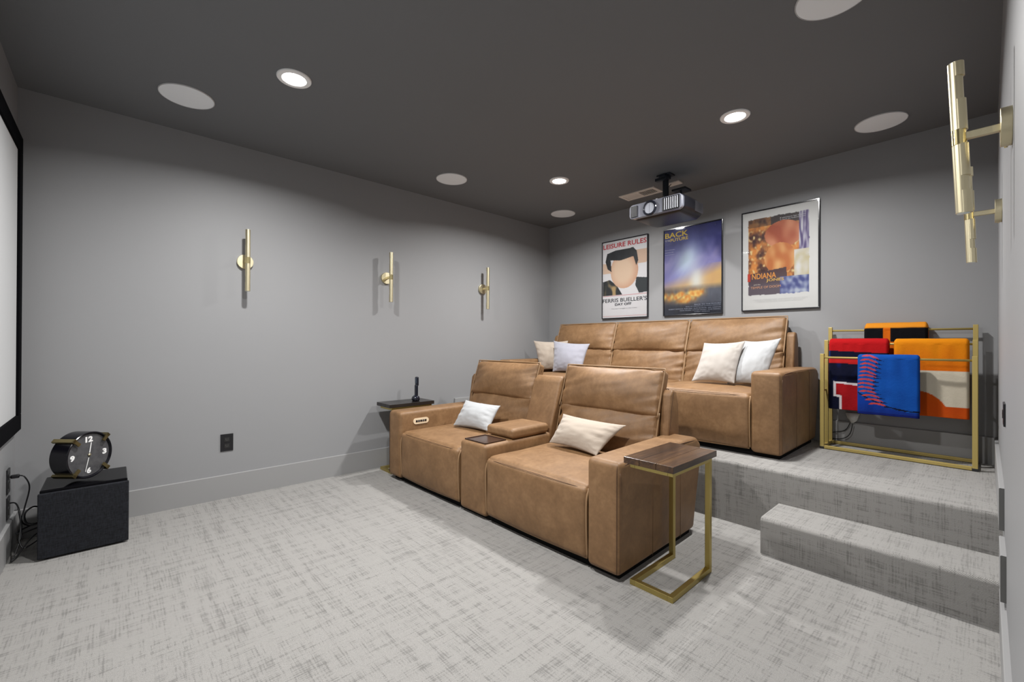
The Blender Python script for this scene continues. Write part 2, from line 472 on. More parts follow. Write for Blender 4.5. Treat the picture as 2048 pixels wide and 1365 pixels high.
# ------------------------------------------------------------------ sofas
def swept_line(b, pts, r=0.0035, closed=False): tube(b, pts, r, 6, closed)
SEATW = 0.835
def slant_pad(parent, name, y0, y1, p0, p1, thick, bulge, seed, pinch=0.0, wr=0.006):
    """soft pad whose front face runs from p0=(x,z) to p1=(x,z)"""
    w_ = y1 - y0; L = math.hypot(p1[0] - p0[0], p1[1] - p0[1]); ang = math.atan2(p1[0] - p0[0], p1[1] - p0[1])
    ca, sa = math.cos(ang), math.sin(ang)
    def tr(p):   # local: x thickness (0 at front), y width, z along
        x, y, z = p
        return Vector((p0[0] + x * ca + z * sa, y, p0[1] - x * sa + z * ca))
    b = NB()
    def df(t, q):
        # wrinkles gather towards the ends
        e = (abs(t[1]) ** 3)
        if q.x < 0:
            q.x += wr * (0.3 + e) * noise.noise(Vector((seed, q.y * 5, q.z * 26 + q.y * 8))) * 1.6
            q.x += 0.004 * noise.noise(Vector((seed * 2, q.y * 11, q.z * 9)))
        return q
    rbox(b, (thick / 2, (y0 + y1) / 2, L / 2), (thick, w_, L), 0.026, 18, (bulge, 0.004, 0.004), df, seed=seed)
    for v in b.verts: v.co = tr(v.co)
    o = obj(name, b, M_LEATHER, parent)
    # flanged seam round the front face
    b = NB(); e = -0.003
    xs = 0.010
    path = []
    for (yy, zz) in ((y0 + e, e), (y0 + e, L - e), (y1 - e, L - e), (y1 - e, e)): path.append((yy, zz))
    pts = []
    runs = [(0, 1, 2, 3)] if name == 'headrest' else [(0, 1), (2, 3)]
    for run in runs:
        b = NB(); pts = []
        for q in range(len(run) - 1):
            a, c = path[run[q]], path[run[q + 1]]
            for i in range(14):
                s = i / 14
                yy = a[0] + (c[0] - a[0]) * s; zz = a[1] + (c[1] - a[1]) * s
                pts.append(tr((xs + 0.003 * noise.noise(Vector((yy * 9, zz * 9, seed))), yy, zz)))
        pts.append(tr((xs, path[run[-1]][0], path[run[-1]][1])))
        swept_line(b, pts, 0.0058)
        obj('piping', b, M_PIPING, o)
    return o
def armrest(parent, y0, y1, side, mirror_seams=True):
    """side: +1 when the outer face looks to +y"""
    prof = [(0, 0.03), (0, 0.60), (0.90, 0.605), (0.965, 0.56), (0.958, 0.42), (0.90, 0.20), (0.862, 0.03)]
    b = NB(); prism(b, prof, y0, y1, 0.030, 5)
    for v in b.verts:
        if v.co.z > 0.58: v.co.z += 0.012 * math.sin(PI * max(0, min(1, v.co.x / 0.9)))
        yc = (y0 + y1) / 2
    bmesh.ops.subdivide_edges(b, edges=[e for e in b.edges if e.calc_length() > 0.15], cuts=3, use_grid_fill=True)
    o = obj('armrest', b, M_LEATHER, parent, sharp=None)
    yo = y1 if side > 0 else y0; yi = y0 if side > 0 else y1; s = 1 if side > 0 else -1
    b = NB()
    # double line along the outer top edge and down the front corner
    for off in (0.006, 0.016):
        pts = [(0.004 + (0 if off < .01 else 0.0), yo - s * (0.004 + off * .6), 0.04)]
        pts = [(0.0035 - 0.003, yo - s * (off + 0.008), z) for z in (0.045, 0.2, 0.4, 0.55)] if off < 0.01 else \
              [(off - 0.006, yo + s * 0.000, z) for z in (0.05, 0.2, 0.4, 0.55)]
        if off < 0.01:
            pts += [(0.012, yo - s * 0.016, 0.588)]
        swept_line(b, smooth_path(pts, 4), 0.0016)
    top = [(0.03, yo - s * 0.004, 0.575), (0.12, yo - s * 0.004, 0.588), (0.45, yo - s * 0.0035, 0.597), (0.8, yo - s * 0.0035, 0.590), (0.92, yo - s * 0.004, 0.575)]
    swept_line(b, smooth_path(top, 6), 0.0022)
    for xx in (0.335, 0.665):
        swept_line(b, [(xx, yo + s * 0.0002, 0.035), (xx, yo + s * 0.0002, 0.3), (xx, yo + s * 0.0002, 0.585)], 0.0014)
    obj('seam', b, M_SEAM, o)
    return o
def seat_unit(t, y0, y1, seed, wing=''):
    g = 0.006
    a, c = y0 + g, y1 - g
    # footrest panel (front)
    b = NB()
    def df(tt, q):
        q.x += 0.004 * noise.noise(Vector((seed, q.y * 6, q.z * 5)))
        if tt[2] < -0.5 : q.x += 0.012 * (-tt[2] - 0.5)
        return q
    rbox(b, (0.055, (a + c) / 2, 0.2375), (0.11, c - a, 0.385), 0.028, 12, (0.014, 0.003, 0.0), df)
    fp = obj('footrest_panel', b, M_LEATHER, t)
    b = NB()
    for yy, s in ((a, 1), (c, -1)):
        swept_line(b, smooth_path([(0.016, yy - s * .002, 0.06), (0.008, yy - s * .002, 0.2), (0.008, yy - s * .002, 0.36), (0.035, yy + s * .002, 0.42)], 5), 0.0062)
    swept_line(b, smooth_path([(0.026, a + .004, 0.05), (0.020, (a + c) / 2, 0.046), (0.026, c - .004, 0.05)], 8), 0.0045)
    obj('piping', b, M_PIPING, fp)
    # seat cushion
    b = NB()
    def df2(tt, q):
        if tt[2] > 0: q.z += 0.006 * noise.noise(Vector((q.x * 5, q.y * 5, seed)))
        return q
    rbox(b, (0.385, (a + c) / 2, 0.355), (0.75, c - a, 0.17), 0.035, 14, (0.006, 0.002, 0.026), df2)
    sc = obj('seat_cushion', b, M_LEATHER, t)
    b = NB()
    swept_line(b, smooth_path([(0.022, a + .015, 0.418), (0.006, a + .12, 0.425), (0.000, (a + c) / 2, 0.428), (0.006, c - .12, 0.425), (0.022, c - .015, 0.418)], 8), 0.0018)
    obj('seam', b, M_SEAM, sc)
    # back: lower cushion, headrest, shell
    slant_pad(t, 'back_cushion', a, c, (0.692, 0.42), (0.780, 0.742), 0.075, 0.040, seed + 1, wr=0.014)
    slant_pad(t, 'headrest', a, c, (0.756, 0.722), (0.862, 1.03), 0.09, 0.062, seed + 5, wr=0.008)
    b = NB()
    prism(b, [(0.74, 0.12), (0.765, 0.45), (0.885, 0.86), (0.905, 0.895), (0.945, 0.885), (0.965, 0.80), (0.955, 0.40), (0.90, 0.20), (0.865, 0.04), (0.76, 0.04)], a + 0.004, c - 0.004, 0.012, 3)
    obj('back_shell', b, M_LEATHER, t)
    for sd in wing:
        yw = (y0 - 0.062, y0 + 0.002) if sd == 'r' else (y1 - 0.002, y1 + 0.062)
        b = NB(); prism(b, [(0.775, 0.50), (0.80, 0.70), (0.825, 0.865), (0.85, 0.895), (0.90, 0.885), (0.932, 0.80), (0.945, 0.50)], yw[0], yw[1], 0.012, 3)
        obj('back_wing', b, M_LEATHER, t)
        b = NB(); swept_line(b, smooth_path([(0.80, yw[0] if sd == 'r' else yw[1], 0.60), (0.835, yw[0] if sd == 'r' else yw[1], 0.80), (0.862, yw[0] if sd == 'r' else yw[1], 0.888)], 6), 0.002)
        obj('shell_seam', b, M_SEAM, t)
    b = NB(); tube(b, smooth_path([(0.945, a + .004, .1 + .2), (0.95, a + .004, .6), (0.945, a + .004, .86), (0.90, a + .004, .895)], 5), 0.003, 6)
    obj('shell_seam', b, M_SEAM, t)
def underframe(t, y0, y1):
    b = NB(); box(b, 0.05, 0.85, y0 + 0.03, y1 - 0.03, 0.0, 0.05); obj('underframe', b, M_BLACKFAB, t, smooth=False)

# front loveseat with console
FR = math.radians(1.06)
lv = thing('loveseat', 'tan leather reclining loveseat with centre console, on the lower floor', 'sofa', (2.291, 1.265, 0), FR)
aR = armrest(lv, 0.0, 0.20, -1)
seat_unit(lv, 0.20, 1.035, 1.3, 'r')
seat_unit(lv, 1.335, 2.165, 4.7, 'l')
aL = armrest(lv, 2.165, 2.365, 1)
underframe(lv, 0, 2.365)
b = NB(); rbox(b, (0.40, 1.185, 0.265), (0.78, 0.288, 0.485), 0.028, 8, (0.003, 0.0, 0.002))
con = obj('console', b, M_LEATHER, lv)
b = NB()
x0, x1, y0, y1, z = 0.035, 0.225, 1.07, 1.30, 0.512
for (a0, a1, b0, b1) in ((x0, x1, y0, y0 + .006), (x0, x1, y1 - .006, y1), (x0, x0 + .006, y0, y1), (x1 - .006, x1, y0, y1)):
    box(b, a0, a1, b0, b1, z - 0.006, z + 0.004)
box(b, x0, x1, y0, y1, z - 0.004, z - 0.0005)
M_DKBROWN = mat('dark_brown_tray', rgb(60, 40, 30), 0.3, coat=0.1)
obj('tray', b, M_DKBROWN, con, smooth=False)
b = NB(); rbox(b, (0.455, 1.185, 0.548), (0.39, 0.296, 0.072), 0.026, 10, (0.002, 0.0, 0.008))
lid = obj('console_lid', b, M_LEATHER, lv)
b = NB(); pts = [(0.262, 1.04, 0.556), (0.262, 1.33, 0.556), (0.648, 1.33, 0.556), (0.648, 1.04, 0.556)]
pp = []
for k in range(4):
    a, c = Vector(pts[k]), Vector(pts[(k + 1) % 4])
    for i in range(8):
        pp.append(a.lerp(c, (i + .5) / 8))
tube(b, pp, 0.0022, 6, True); obj('seam', b, M_SEAM, lid)
b = NB()
prism(b, [(0.66, 0.45), (0.675, 0.56), (0.785, 0.90), (0.82, 0.935), (0.87, 0.93), (0.93, 0.86), (0.945, 0.40), (0.90, 0.20), (0.865, 0.04), (0.66, 0.04)], 1.041, 1.329, 0.018, 4)
obj('console_back', b, M_LEATHER, lv)
# power buttons on the inner side of the left arm
b = NB()
cx, cz, yy = 0.205, 0.508, 2.163
n = 24; out = []
for k in range(n):
    a = 2 * PI * k / n; ex = 0.052 if math.cos(a) > 0 else -0.052
    out.append((cx + ex + 0.026 * math.cos(a), cz + 0.026 * math.sin(a)))
A = [b.verts.new((x, yy - 0.004, z)) for x, z in out]; B = [b.verts.new((x, yy + 0.004, z)) for x, z in out]
b.faces.new(A); b.faces.new(list(reversed(B)))
for k in range(n): b.faces.new((A[k], B[k], B[(k + 1) % n], A[(k + 1) % n]))
pan = obj('button_plate', b, mat('cream_plate', rgb(226, 206, 176), 0.35), aL, sharp=30, label='cream oval power control plate')
for k in range(5):
    b = NB(); box(b, cx - 0.055 + k * 0.0225, cx - 0.037 + k * 0.0225, yy - 0.007, yy - 0.003, cz - 0.009, cz + 0.009, 0.0015)
    # keep to two levels: buttons hang from the armrest
    obj('button', b, M_BLACK if k % 2 == 0 else mat('grey_button', (0.05, 0.05, 0.055, 1), 0.4), aL, smooth=False)

# rear sofa on the platform
rs = thing('sofa', 'three-seat tan leather reclining sofa on the raised platform, against the poster wall', 'sofa', (3.752, 0.962, PZ))
armrest(rs, 0.0, 0.20, -1)
yy = 0.20
for k in range(3):
    seat_unit(rs, yy, yy + 0.842, 11.0 + 5 * k, ('r', '', 'l')[k]); yy += 0.842
armrest(rs, yy, yy + 0.20, 1)
underframe(rs, 0, yy + 0.20)

# ------------------------------------------------------------------ cushions
def pillow(name, label, c, m, thick, seed, cat='cushion', group=None):
    """c = bottom-left, bottom-right, top-left, top-right corners"""
    BL, BR, TL, TR = [Vector(p) for p in c]
    nrm = (BR - BL).cross(TL - BL).normalized()
    N = 34; b = NB()
    def P(i, j, s):
        u = -1 + 2 * i / N; v = -1 + 2 * j / N
        su = math.sin(u * PI / 2) * .5 + u * .5; sv = math.sin(v * PI / 2) * .5 + v * .5
        u2 = su * (1 - 0.08 * (1 - sv * sv)); v2 = sv * (1 - 0.09 * (1 - su * su))
        a, d = (u2 + 1) / 2, (v2 + 1) / 2
        p = (BL * (1 - a) + BR * a) * (1 - d) + (TL * (1 - a) + TR * a) * d
        h = ((max(0, 1 - su * su)) ** 0.62) * ((max(0, 1 - sv * sv)) ** 0.62)
        edge = max(abs(su), abs(sv))
        wrk = 0.010 * (edge ** 2) * (1 - edge ** 8) * noise.noise(Vector((su * 9, sv * 9, seed))) + 0.006 * noise.noise(Vector((su * 3, sv * 3, seed + 4))) * h
        # radial gathers at the sides
        wrk += 0.006 * (abs(su) ** 3) * (1 - abs(su) ** 10) * math.sin(sv * 15 + 2 * noise.noise(Vector((sv * 4, seed, 0)))) * (1 - sv * sv)
        return p + nrm * s * (thick / 2 * h) + nrm * wrk * (1 if s > 0 else 0.6) * (1 if h > 0 else 0)
    cache = {}
    def V(i, j, s):
        e = i in (0, N) or j in (0, N); k = (i, j, 0 if e else s)
        if k not in cache: cache[k] = b.verts.new(P(i, j, s))
        return cache[k]
    for s in (1, -1):
        for i in range(N):
            for j in range(N):
                q = [V(i, j, s), V(i + 1, j, s), V(i + 1, j + 1, s), V(i, j + 1, s)]
                if s < 0: q.reverse()
                b.faces.new(q)
    o = obj(name, b, m)
    return tag(o, label, cat, group)
pillow('throw_pillow', 'lavender-grey square throw pillow on the left seat of the rear sofa', [(4.10, 3.351, 0.878), (4.12, 2.953, 0.882), (4.24, 3.464, 1.231), (4.27, 2.956, 1.197)], M_LAV, 0.15, 1.0)
pillow('throw_pillow', 'cream square throw pillow partly hidden behind the lavender-grey one', [(4.20, 3.66, 0.88), (4.34, 3.30, 0.88), (4.22, 3.775, 1.232), (4.42, 3.395, 1.232)], M_CREAM, 0.13, 2.0)
pillow('throw_pillow', 'cream square throw pillow in front, right seat of the rear sofa', [(4.02, 1.708, 0.885), (4.08, 1.387, 0.883), (4.2, 1.682, 1.209), (4.24, 1.361, 1.226)], M_CREAM2, 0.14, 3.0)
pillow('throw_pillow', 'white square throw pillow tucked behind the cream one, beside the rear sofa right arm', [(4.14, 1.47, 0.871), (4.15, 1.19, 0.875), (4.33, 1.401, 1.227), (4.29, 1.117, 1.248)], M_WHITE, 0.15, 4.0)
pillow('lumbar_pillow', 'white rectangular lumbar pillow on the left seat of the loveseat', [(2.635, 3.194, 0.476), (2.695, 2.775, 0.478), (2.80, 3.234, 0.682), (2.86, 2.819, 0.668)], M_WHITE, 0.15, 5.0)
pillow('lumbar_pillow', 'cream rectangular lumbar pillow on the right seat of the loveseat', [(2.77, 2.177, 0.480), (2.725, 1.724, 0.478), (2.90, 2.155, 0.677), (2.91, 1.624, 0.664)], M_CREAM, 0.15, 6.0)

# ------------------------------------------------------------------ C side tables
def wood_mat(name, dark, mid, warm):
    m = mat(name, mid, 0.3, spec=0.5, coat=0.15, coat_rough=0.15)
    t = nn(m, 'ShaderNodeTexCoord'); v = t.outputs['Object']
    n = noise_tex(m, scaled(m, v, (3, 40, 40)), 1.0, 5, 0.65, 1.2)
    n2 = noise_tex(m, scaled(m, v, (2.5, 9, 9)), 1.0, 2, 0.5, 0.5)
    f = mth(m, 'ADD', mth(m, 'MULTIPLY', n, 0.55), mth(m, 'MULTIPLY', n2, 0.45))
    lk(m, ramp(m, f, [(0.34, dark), (0.50, mid), (0.64, warm)]), base(m))
    bump(m, n, 0.08, 0.002)
    return m
M_WOOD = wood_mat('walnut_planks', rgb(34, 23, 18), rgb(62, 43, 30), rgb(92, 66, 40))
M_WOODD = wood_mat('dark_wood', rgb(14, 11, 11), rgb(22, 17, 16), rgb(32, 25, 22))
def side_table(label, loc, wood, mirror=1):
    """x 0..0.46 along the arm, posts at the far end; y 0..0.265"""
    t = thing('side_table', label, 'side table', loc, 0, 'C-shaped side tables beside the loveseat')
    W_, L_, r = 0.262, 0.47, 0.026
    for k in range(3):
        b = NB(); y0 = k * W_ / 3
        box(b, 0, L_, y0 + 0.0006, y0 + W_ / 3 - 0.0006, 0.606, 0.638, 0.002)
        obj('top_plank', b, wood, t, smooth=False)
    b = NB()
    x0, x1, y0, y1 = 0.03, 0.452, 0.018, W_ - 0.018
    # apron under the top
    box(b, x0, x1, y0, y0 + r, 0.582, 0.606, 0.0015); box(b, x0, x1, y1 - r, y1, 0.582, 0.606, 0.0015)
    box(b, x0, x0 + r, y0 + r, y1 - r, 0.582, 0.606, 0.0015); box(b, x1 - r, x1, y0 + r, y1 - r, 0.582, 0.606, 0.0015)
    obj('top_frame', b, M_GOLD, t, smooth=False)
    for yy in (y0, y1 - r):
        b = NB(); box(b, x1 - r, x1, yy, yy + r, 0.024, 0.582, 0.0015); obj('post', b, M_GOLD, t, smooth=False)
    b = NB()
    box(b, x0, x1, y0, y0 + r, 0.0, 0.026, 0.0015); box(b, x0, x1, y1 - r, y1, 0.0, 0.026, 0.0015)
    box(b, x0, x0 + r, y0 + r, y1 - r, 0.0, 0.026, 0.0015)
    obj('base_frame', b, M_GOLD, t, smooth=False)
    return t
side_table('gold C-shaped side table with walnut plank top, right of the loveseat', (2.312, 0.992, 0), M_WOOD)
side_table('dark-topped gold C-shaped side table between the loveseat and the sconce wall', (2.275, 3.672, 0), M_WOODD)

# handset on a ball-shaped stand
t = thing('handset', 'dark handset standing upright in a glossy round holder on the left side table', 'handset', (2.60, 3.775, 0.638))
b = NB(); rr = []
prof = [(0.0, 0), (0.030, 0), (0.038, 0.008), (0.041, 0.022), (0.036, 0.038), (0.024, 0.048), (0.014, 0.056), (0.0, 0.058)]
tube(b, [(0, 0, z) for r, z in prof], 0.1, 28, radii=[max(r, 0.0005) for r, z in prof])
obj('holder', b, mat('dark_blue_gloss', (0.005, 0.006, 0.014, 1), 0.06, coat=0.6), t)
b = NB()
def hs(tt, q): 
    q.x += 0.16 * q.z; return q
rbox(b, (0.006, 0, 0.1), (0.024, 0.040, 0.11), 0.010, 4)
rbox(b, (0.012, 0, 0.188), (0.022, 0.046, 0.088), 0.010, 4)
obj('body', b, mat('navy_plastic', (0.006, 0.008, 0.016, 1), 0.25), t)
b = NB(); box(b, -0.0005, 0.001, -0.016, 0.016, 0.170, 0.222, 0.0004)
obj('screen', b, mat('handset_screen', rgb(52, 62, 76), 0.15), t, smooth=False, label='small grey screen')

# ------------------------------------------------------------------ sconces
def sconce(x, wall, z, label, tilt=0.0, tz=0.0):
    """wall: 'L' at y=RW looking to -y, 'R' at y=WR looking to +y"""
    s = -1 if wall == 'L' else 1
    y0 = RW if wall == 'L' else WR
    t = thing('wall_sconce', label, 'sconce', (x, y0, z), 0, 'brass tube wall sconces')
    def Y(d): return s * d
    b = NB(); cyl(b, (0, Y(0), 0), (0, Y(0.024), 0), 0.056, 48, bev=0.0015); obj('wall_plate', b, M_BRASS, t, sharp=16)
    b = NB(); tube(b, [(0.03, Y(0.012), -0.0476), (0.0325, Y(0.012), -0.0515)], 0.004, 10); obj('screw', b, M_SCREW, t)
    b = NB(); box(b, -0.009, 0.009, min(Y(0.02), Y(0.098)), max(Y(0.02), Y(0.098)), -0.010 + tz, 0.012 + tz, 0.002); obj('arm', b, M_BRASS, t, smooth=False)
    yc = Y(0.110)
    def tp(z_): return (0, yc + Y(tilt) * z_, z_ + tz)
    for (za, zb) in ((0.022, 0.238), (-0.238, -0.022)):
        b = NB()
        cyl(b, tp(za), tp(zb), 0.0168, 28, bev=0.0012)
        # longer back plates that leave a stepped slot facing the wall
        for (a_, c_) in (((za, za + (zb - za) * .45) if za > 0 else (za, za + 0.07)), ((zb - 0.045, zb) if za > 0 else (zb - 0.10, zb))):
            p0, p1 = Vector(tp(a_)), Vector(tp(c_))
            p0.y += -Y(0.004); p1.y += -Y(0.004)
            cyl(b, p0, p1, 0.0172, 28)
        obj('tube', b, M_BRASS, t, sharp=16)
    b = NB(); cyl(b, tp(-0.024), tp(0.024), 0.0178, 28, bev=0.001); obj('collar', b, M_SCREW, t, sharp=16)
    for zz in (0.2375, -0.2375):
        b = NB(); cyl(b, tp(zz - .0015), tp(zz + 0.0015), 0.0150, 24); obj('end_cap', b, mat('frosted_cap', rgb(226, 232, 228), 0.4), t)
sconce(1.196, 'L', 1.832, 'brass tube wall sconce nearest the screen on the long left wall')
sconce(2.392, 'L', 1.828, 'brass tube wall sconce in the middle of the long left wall')
sconce(3.587, 'L', 1.826, 'brass tube wall sconce nearest the poster corner on the long left wall')
sconce(2.39, 'R', 1.847, 'large-looking brass tube wall sconce nearest the camera on the right wall', 0.04)
sconce(3.586, 'R', 1.847, 'brass tube wall sconce farther away on the right wall, above the towel rack', 0.03)

# ------------------------------------------------------------------ projection screen
t = thing('projection_screen', 'white projection screen in a wide black velvet frame on the left edge', 'projection screen', (0, 1.99, 0.676))
b = NB(); box(b, 0.006, 0.020, -1.87, 1.87, 0.06, 1.67); obj('fabric', b, mat('screen_fabric', (0.50, 0.51, 0.52, 1), 0.9), t, smooth=False)
b = NB(); fw = 0.093; ya, yb, za, zb = -1.933, 1.933, 0.0, 1.733
for (a0, a1, b0, b1) in ((ya, yb, za, za + fw), (ya, yb, zb - fw, zb), (ya, ya + fw, za + fw, zb - fw), (yb - fw, yb, za + fw, zb - fw)):
    box(b, 0.001, 0.032, a0, a1, b0, b1, 0.003)
obj('frame', b, mat('black_velvet', (0.003, 0.003, 0.004, 1), 0.95, spec=0.05), t, smooth=False)

# ------------------------------------------------------------------ wall outlets
def gang_plate(parent, origin, right, up, out, w_, h_, slots, m=M_BLACK):
    """flat plate with raised insert and slots"""
    O, Rv, Uv, Nv = Vector(origin), Vector(right), Vector(up), Vector(out)
    def bx(bm, a0, a1, b0, b1, c0, c1):
        vs = [bm.verts.new(O + Rv * a + Uv * b_ + Nv * c) for a in (a0, a1) for b_ in (b0, b1) for c in (c0, c1)]
        for f in [(0, 1, 3, 2), (4, 6, 7, 5), (0, 4, 5, 1), (2, 3, 7, 6), (0, 2, 6, 4), (1, 5, 7, 3)]: bm.faces.new([vs[i] for i in f])
    b = NB(); bx(b, -w_ / 2, w_ / 2, -h_ / 2, h_ / 2, 0, 0.006)
    plate = obj('face_plate', b, m, parent, smooth=False)
    for (cx_, cz_) in slots:
        b = NB(); bx(b, cx_ - 0.017, cx_ + 0.017, cz_ - 0.016, cz_ + 0.016, 0.006, 0.0085)
        r_ = obj('receptacle', b, mat('dark_receptacle', (0.018, 0.018, 0.018, 1), 0.3), parent, smooth=False)
        b = NB()
        bx(b, cx_ - 0.008, cx_ - 0.006, cz_ - 0.002, cz_ + 0.006, 0.0085, 0.0088); bx(b, cx_ + 0.006, cx_ + 0.008, cz_ - 0.002, cz_ + 0.006, 0.0085, 0.0088)
        bx(b, cx_ - 0.002, cx_ + 0.002, cz_ - 0.010, cz_ - 0.006, 0.0085, 0.0088)
        obj('slot', b, mat('slot_grey', (0.10, 0.10, 0.10, 1), 0.5), r_, smooth=False)
t = thing('wall_outlet', 'black double wall outlet on the long left wall above the baseboard', 'outlet', (1.083, RW, 0.426))
gang_plate(t, (0, 0, 0), (1, 0, 0), (0, 0, 1), (0, -1, 0), 0.083, 0.130, [(0, 0.024), (0, -0.024)])
t = thing('wall_outlet', 'upper black outlet on the screen wall beside the subwoofer', 'outlet', (0, 3.755, 0.412))
gang_plate(t, (0, 0, 0), (0, 1, 0), (0, 0, 1), (1, 0, 0), 0.085, 0.135, [(0, 0.024), (0, -0.024)])
t = thing('wall_outlet', 'lower black outlet on the screen wall, just above the baseboard', 'outlet', (0, 3.760, 0.262))
gang_plate(t, (0, 0, 0), (0, 1, 0), (0, 0, 1), (1, 0, 0), 0.085, 0.118, [(0, 0.024), (0, -0.024)])
t = thing('wall_outlet', 'black outlet on the right wall seen edge-on beside the towel rack', 'outlet', (3.11, WR, 0.918))
gang_plate(t, (0, 0, 0), (1, 0, 0), (0, 0, 1), (0, 1, 0), 0.12, 0.09, [(0, 0.0)])
b = NB(); box(b, 3.20, 3.40, RW - 0.022, RW, 0.44, 0.592, 0.003)
tag(obj('wall_plate', b, M_BASE, smooth=False), 'wall-coloured cover box on the left wall, just above the loveseat left arm', 'cover box')
# ------------------------------------------------------------------ subwoofer, clock, cables
def sub_mat():
    m = mat('black_speaker_cloth', (0.012, 0.013, 0.016, 1), 0.8, spec=0.25)
    t = nn(m, 'ShaderNodeTexCoord')
    a = noise_tex(m, scaled(m, t.outputs['Object'], (40, 40, 500)), 1, 2); b_ = noise_tex(m, scaled(m, t.outputs['Object'], (500, 40, 40)), 1, 2)
    f = mth(m, 'MULTIPLY', mth(m, 'ADD', a, b_), 0.5)
    lk(m, ramp(m, f, [(0.38, (0.005, 0.0055, 0.007, 1)), (0.62, (0.018, 0.020, 0.026, 1))]), base(m))
    return m
t = thing('subwoofer', 'black subwoofer with cloth front and glossy top in the left corner', 'subwoofer', (0.322, 3.69, 0))
b = NB(); box(b, 0.142, 0.503, 3.528, 3.86, 0.012, 0.380, 0.006, 3); obj('cabinet', b, M_GLOSSBLACK, t, absolute=True, smooth=False)
b = NB(); box(b, 0.136, 0.509, 3.508, 3.530, 0.010, 0.366, 0.005, 3); obj('grille', b, sub_mat(), t, absolute=True, smooth=False, label='black cloth front grille')
for sx in (0.17, 0.475):
    for sy in (3.55, 3.83):
        b = NB(); cyl(b, (sx, sy, 0.0), (sx, sy, 0.014), 0.014, 16); obj('foot', b, M_RUBBER, t, absolute=True)

CR, CD = 0.136, 0.105
ca = math.radians(46)
clk = thing('desk_clock', 'round black clock held by brass bars, standing on the subwoofer', 'clock', (0.302, 3.655, 0.381))
nf = Vector((math.sin(ca), -math.cos(ca), 0)); rt = Vector((math.cos(ca), math.sin(ca), 0))   # face normal and the face's right
cc = Vector((0, 0, 0.148))
def CP(a, h, d): return cc + rt * a + Vector((0, 0, 1)) * h + nf * d    # right, up, outward
b = NB()
seg = 64
prof = [(0.0, -CD / 2), (CR - 0.004, -CD / 2), (CR, -CD / 2 + 0.004), (CR, CD / 2 - 0.003), (CR - 0.003, CD / 2), (CR - 0.007, CD / 2), (CR - 0.012, CD / 2 - 0.012), (0.0, CD / 2 - 0.012)]
rings = []
for r_, d_ in prof:
    rings.append([b.verts.new(CP(max(r_, .0004) * math.cos(2 * PI * k / seg), max(r_, .0004) * math.sin(2 * PI * k / seg), d_)) for k in range(seg)])
for i in range(len(prof) - 1):
    for k in range(seg): b.faces.new((rings[i][k], rings[i][(k + 1) % seg], rings[i + 1][(k + 1) % seg], rings[i + 1][k]))
obj('case', b, mat('black_clock_metal', (0.004, 0.004, 0.007, 1), 0.22), clk, sharp=35)
def face_mat():
    m = mat('charcoal_clock_face', rgb(66, 66, 70), 0.6)
    t_ = nn(m, 'ShaderNodeTexCoord'); f = noise_tex(m, t_.outputs['Object'], 24, 4, 0.7)
    lk(m, ramp(m, f, [(0.3, rgb(56, 56, 60)), (0.7, rgb(82, 82, 84))]), base(m)); return m
b = NB(); ctr = b.verts.new(CP(0, 0, CD / 2 - 0.0105)); rg = [b.verts.new(CP((CR - .013) * math.cos(2 * PI * k / 48), (CR - .013) * math.sin(2 * PI * k / 48), CD / 2 - 0.0105)) for k in range(48)]
for k in range(48): b.faces.new((ctr, rg[k], rg[(k + 1) % 48]))
face = obj('face', b, face_mat(), clk, smooth=False)
M_WMARK = mat('white_mark', rgb(232, 232, 232), 0.5)
for s_, (a_, h_), wd in (('12', (0, 0.092), 0.044), ('3', (0.095, 0.0), 0.026), ('6', (0, -0.092), 0.026), ('9', (-0.095, 0.0), 0.026)):
    b = NB(); hh = 0.034
    text_bm(b, s_, a_ - wd / 2, a_ + wd / 2, h_ - hh / 2, h_ + hh / 2, lambda x, y, d: CP(x, y, CD / 2 - 0.0098), bold=0.055)
    obj('numeral', b, M_WMARK, face, smooth=False)
def hand(name, a0, L0, L1, w0, d):
    b = NB(); dx, dz = math.sin(a0), math.cos(a0)
    for (l0, l1) in ((L0, L1),):
        q = [b.verts.new(CP(dx * l + dz * s, dz * l - dx * s, d)) for l, s in ((l0, -w0), (l1, -w0 * .8), (l1, w0 * .8), (l0, w0))]
        b.faces.new(q)
    obj(name, b, M_WMARK, clk, smooth=False)
hand('hour_hand', math.radians(9), 0.012, 0.072, 0.0032, CD / 2 - 0.008)
hand('minute_hand', math.radians(194), 0.016, 0.098, 0.0022, CD / 2 - 0.007)
b = NB(); cyl(b, CP(0, 0, CD / 2 - 0.010), CP(0, 0, CD / 2 - 0.004), 0.008, 20); obj('hub', b, M_BRASS, clk)
for k, (sa_, sz_) in enumerate(((-1, 1), (1, 1), (-1, -1), (1, -1))):
    b = NB()
    ang = math.atan2(sz_, sa_); er = Vector((math.cos(ang), math.sin(ang)))
    et = Vector((-er.y, er.x))
    def bar(r0, r1, w0, d0, d1):
        vs = [b.verts.new(CP(er.x * r_ + et.x * w_, er.y * r_ + et.y * w_, d_)) for r_ in (r0, r1) for w_ in (-w0, w0) for d_ in (d0, d1)]
        for f in [(0, 1, 3, 2), (4, 6, 7, 5), (0, 4, 5, 1), (2, 3, 7, 6), (0, 2, 6, 4), (1, 5, 7, 3)]: b.faces.new([vs[i] for i in f])
    bar(CR - 0.001, CR + 0.013, 0.011, -CD / 2 - 0.012, CD / 2 + 0.010)
    bar(CR - 0.036, CR + 0.013, 0.009, CD / 2 + 0.001, CD / 2 + 0.010)
    obj('brass_clamp', b, mat('aged_brass', rgb(150, 138, 100), 0.35, metal=1.0), clk, smooth=False)

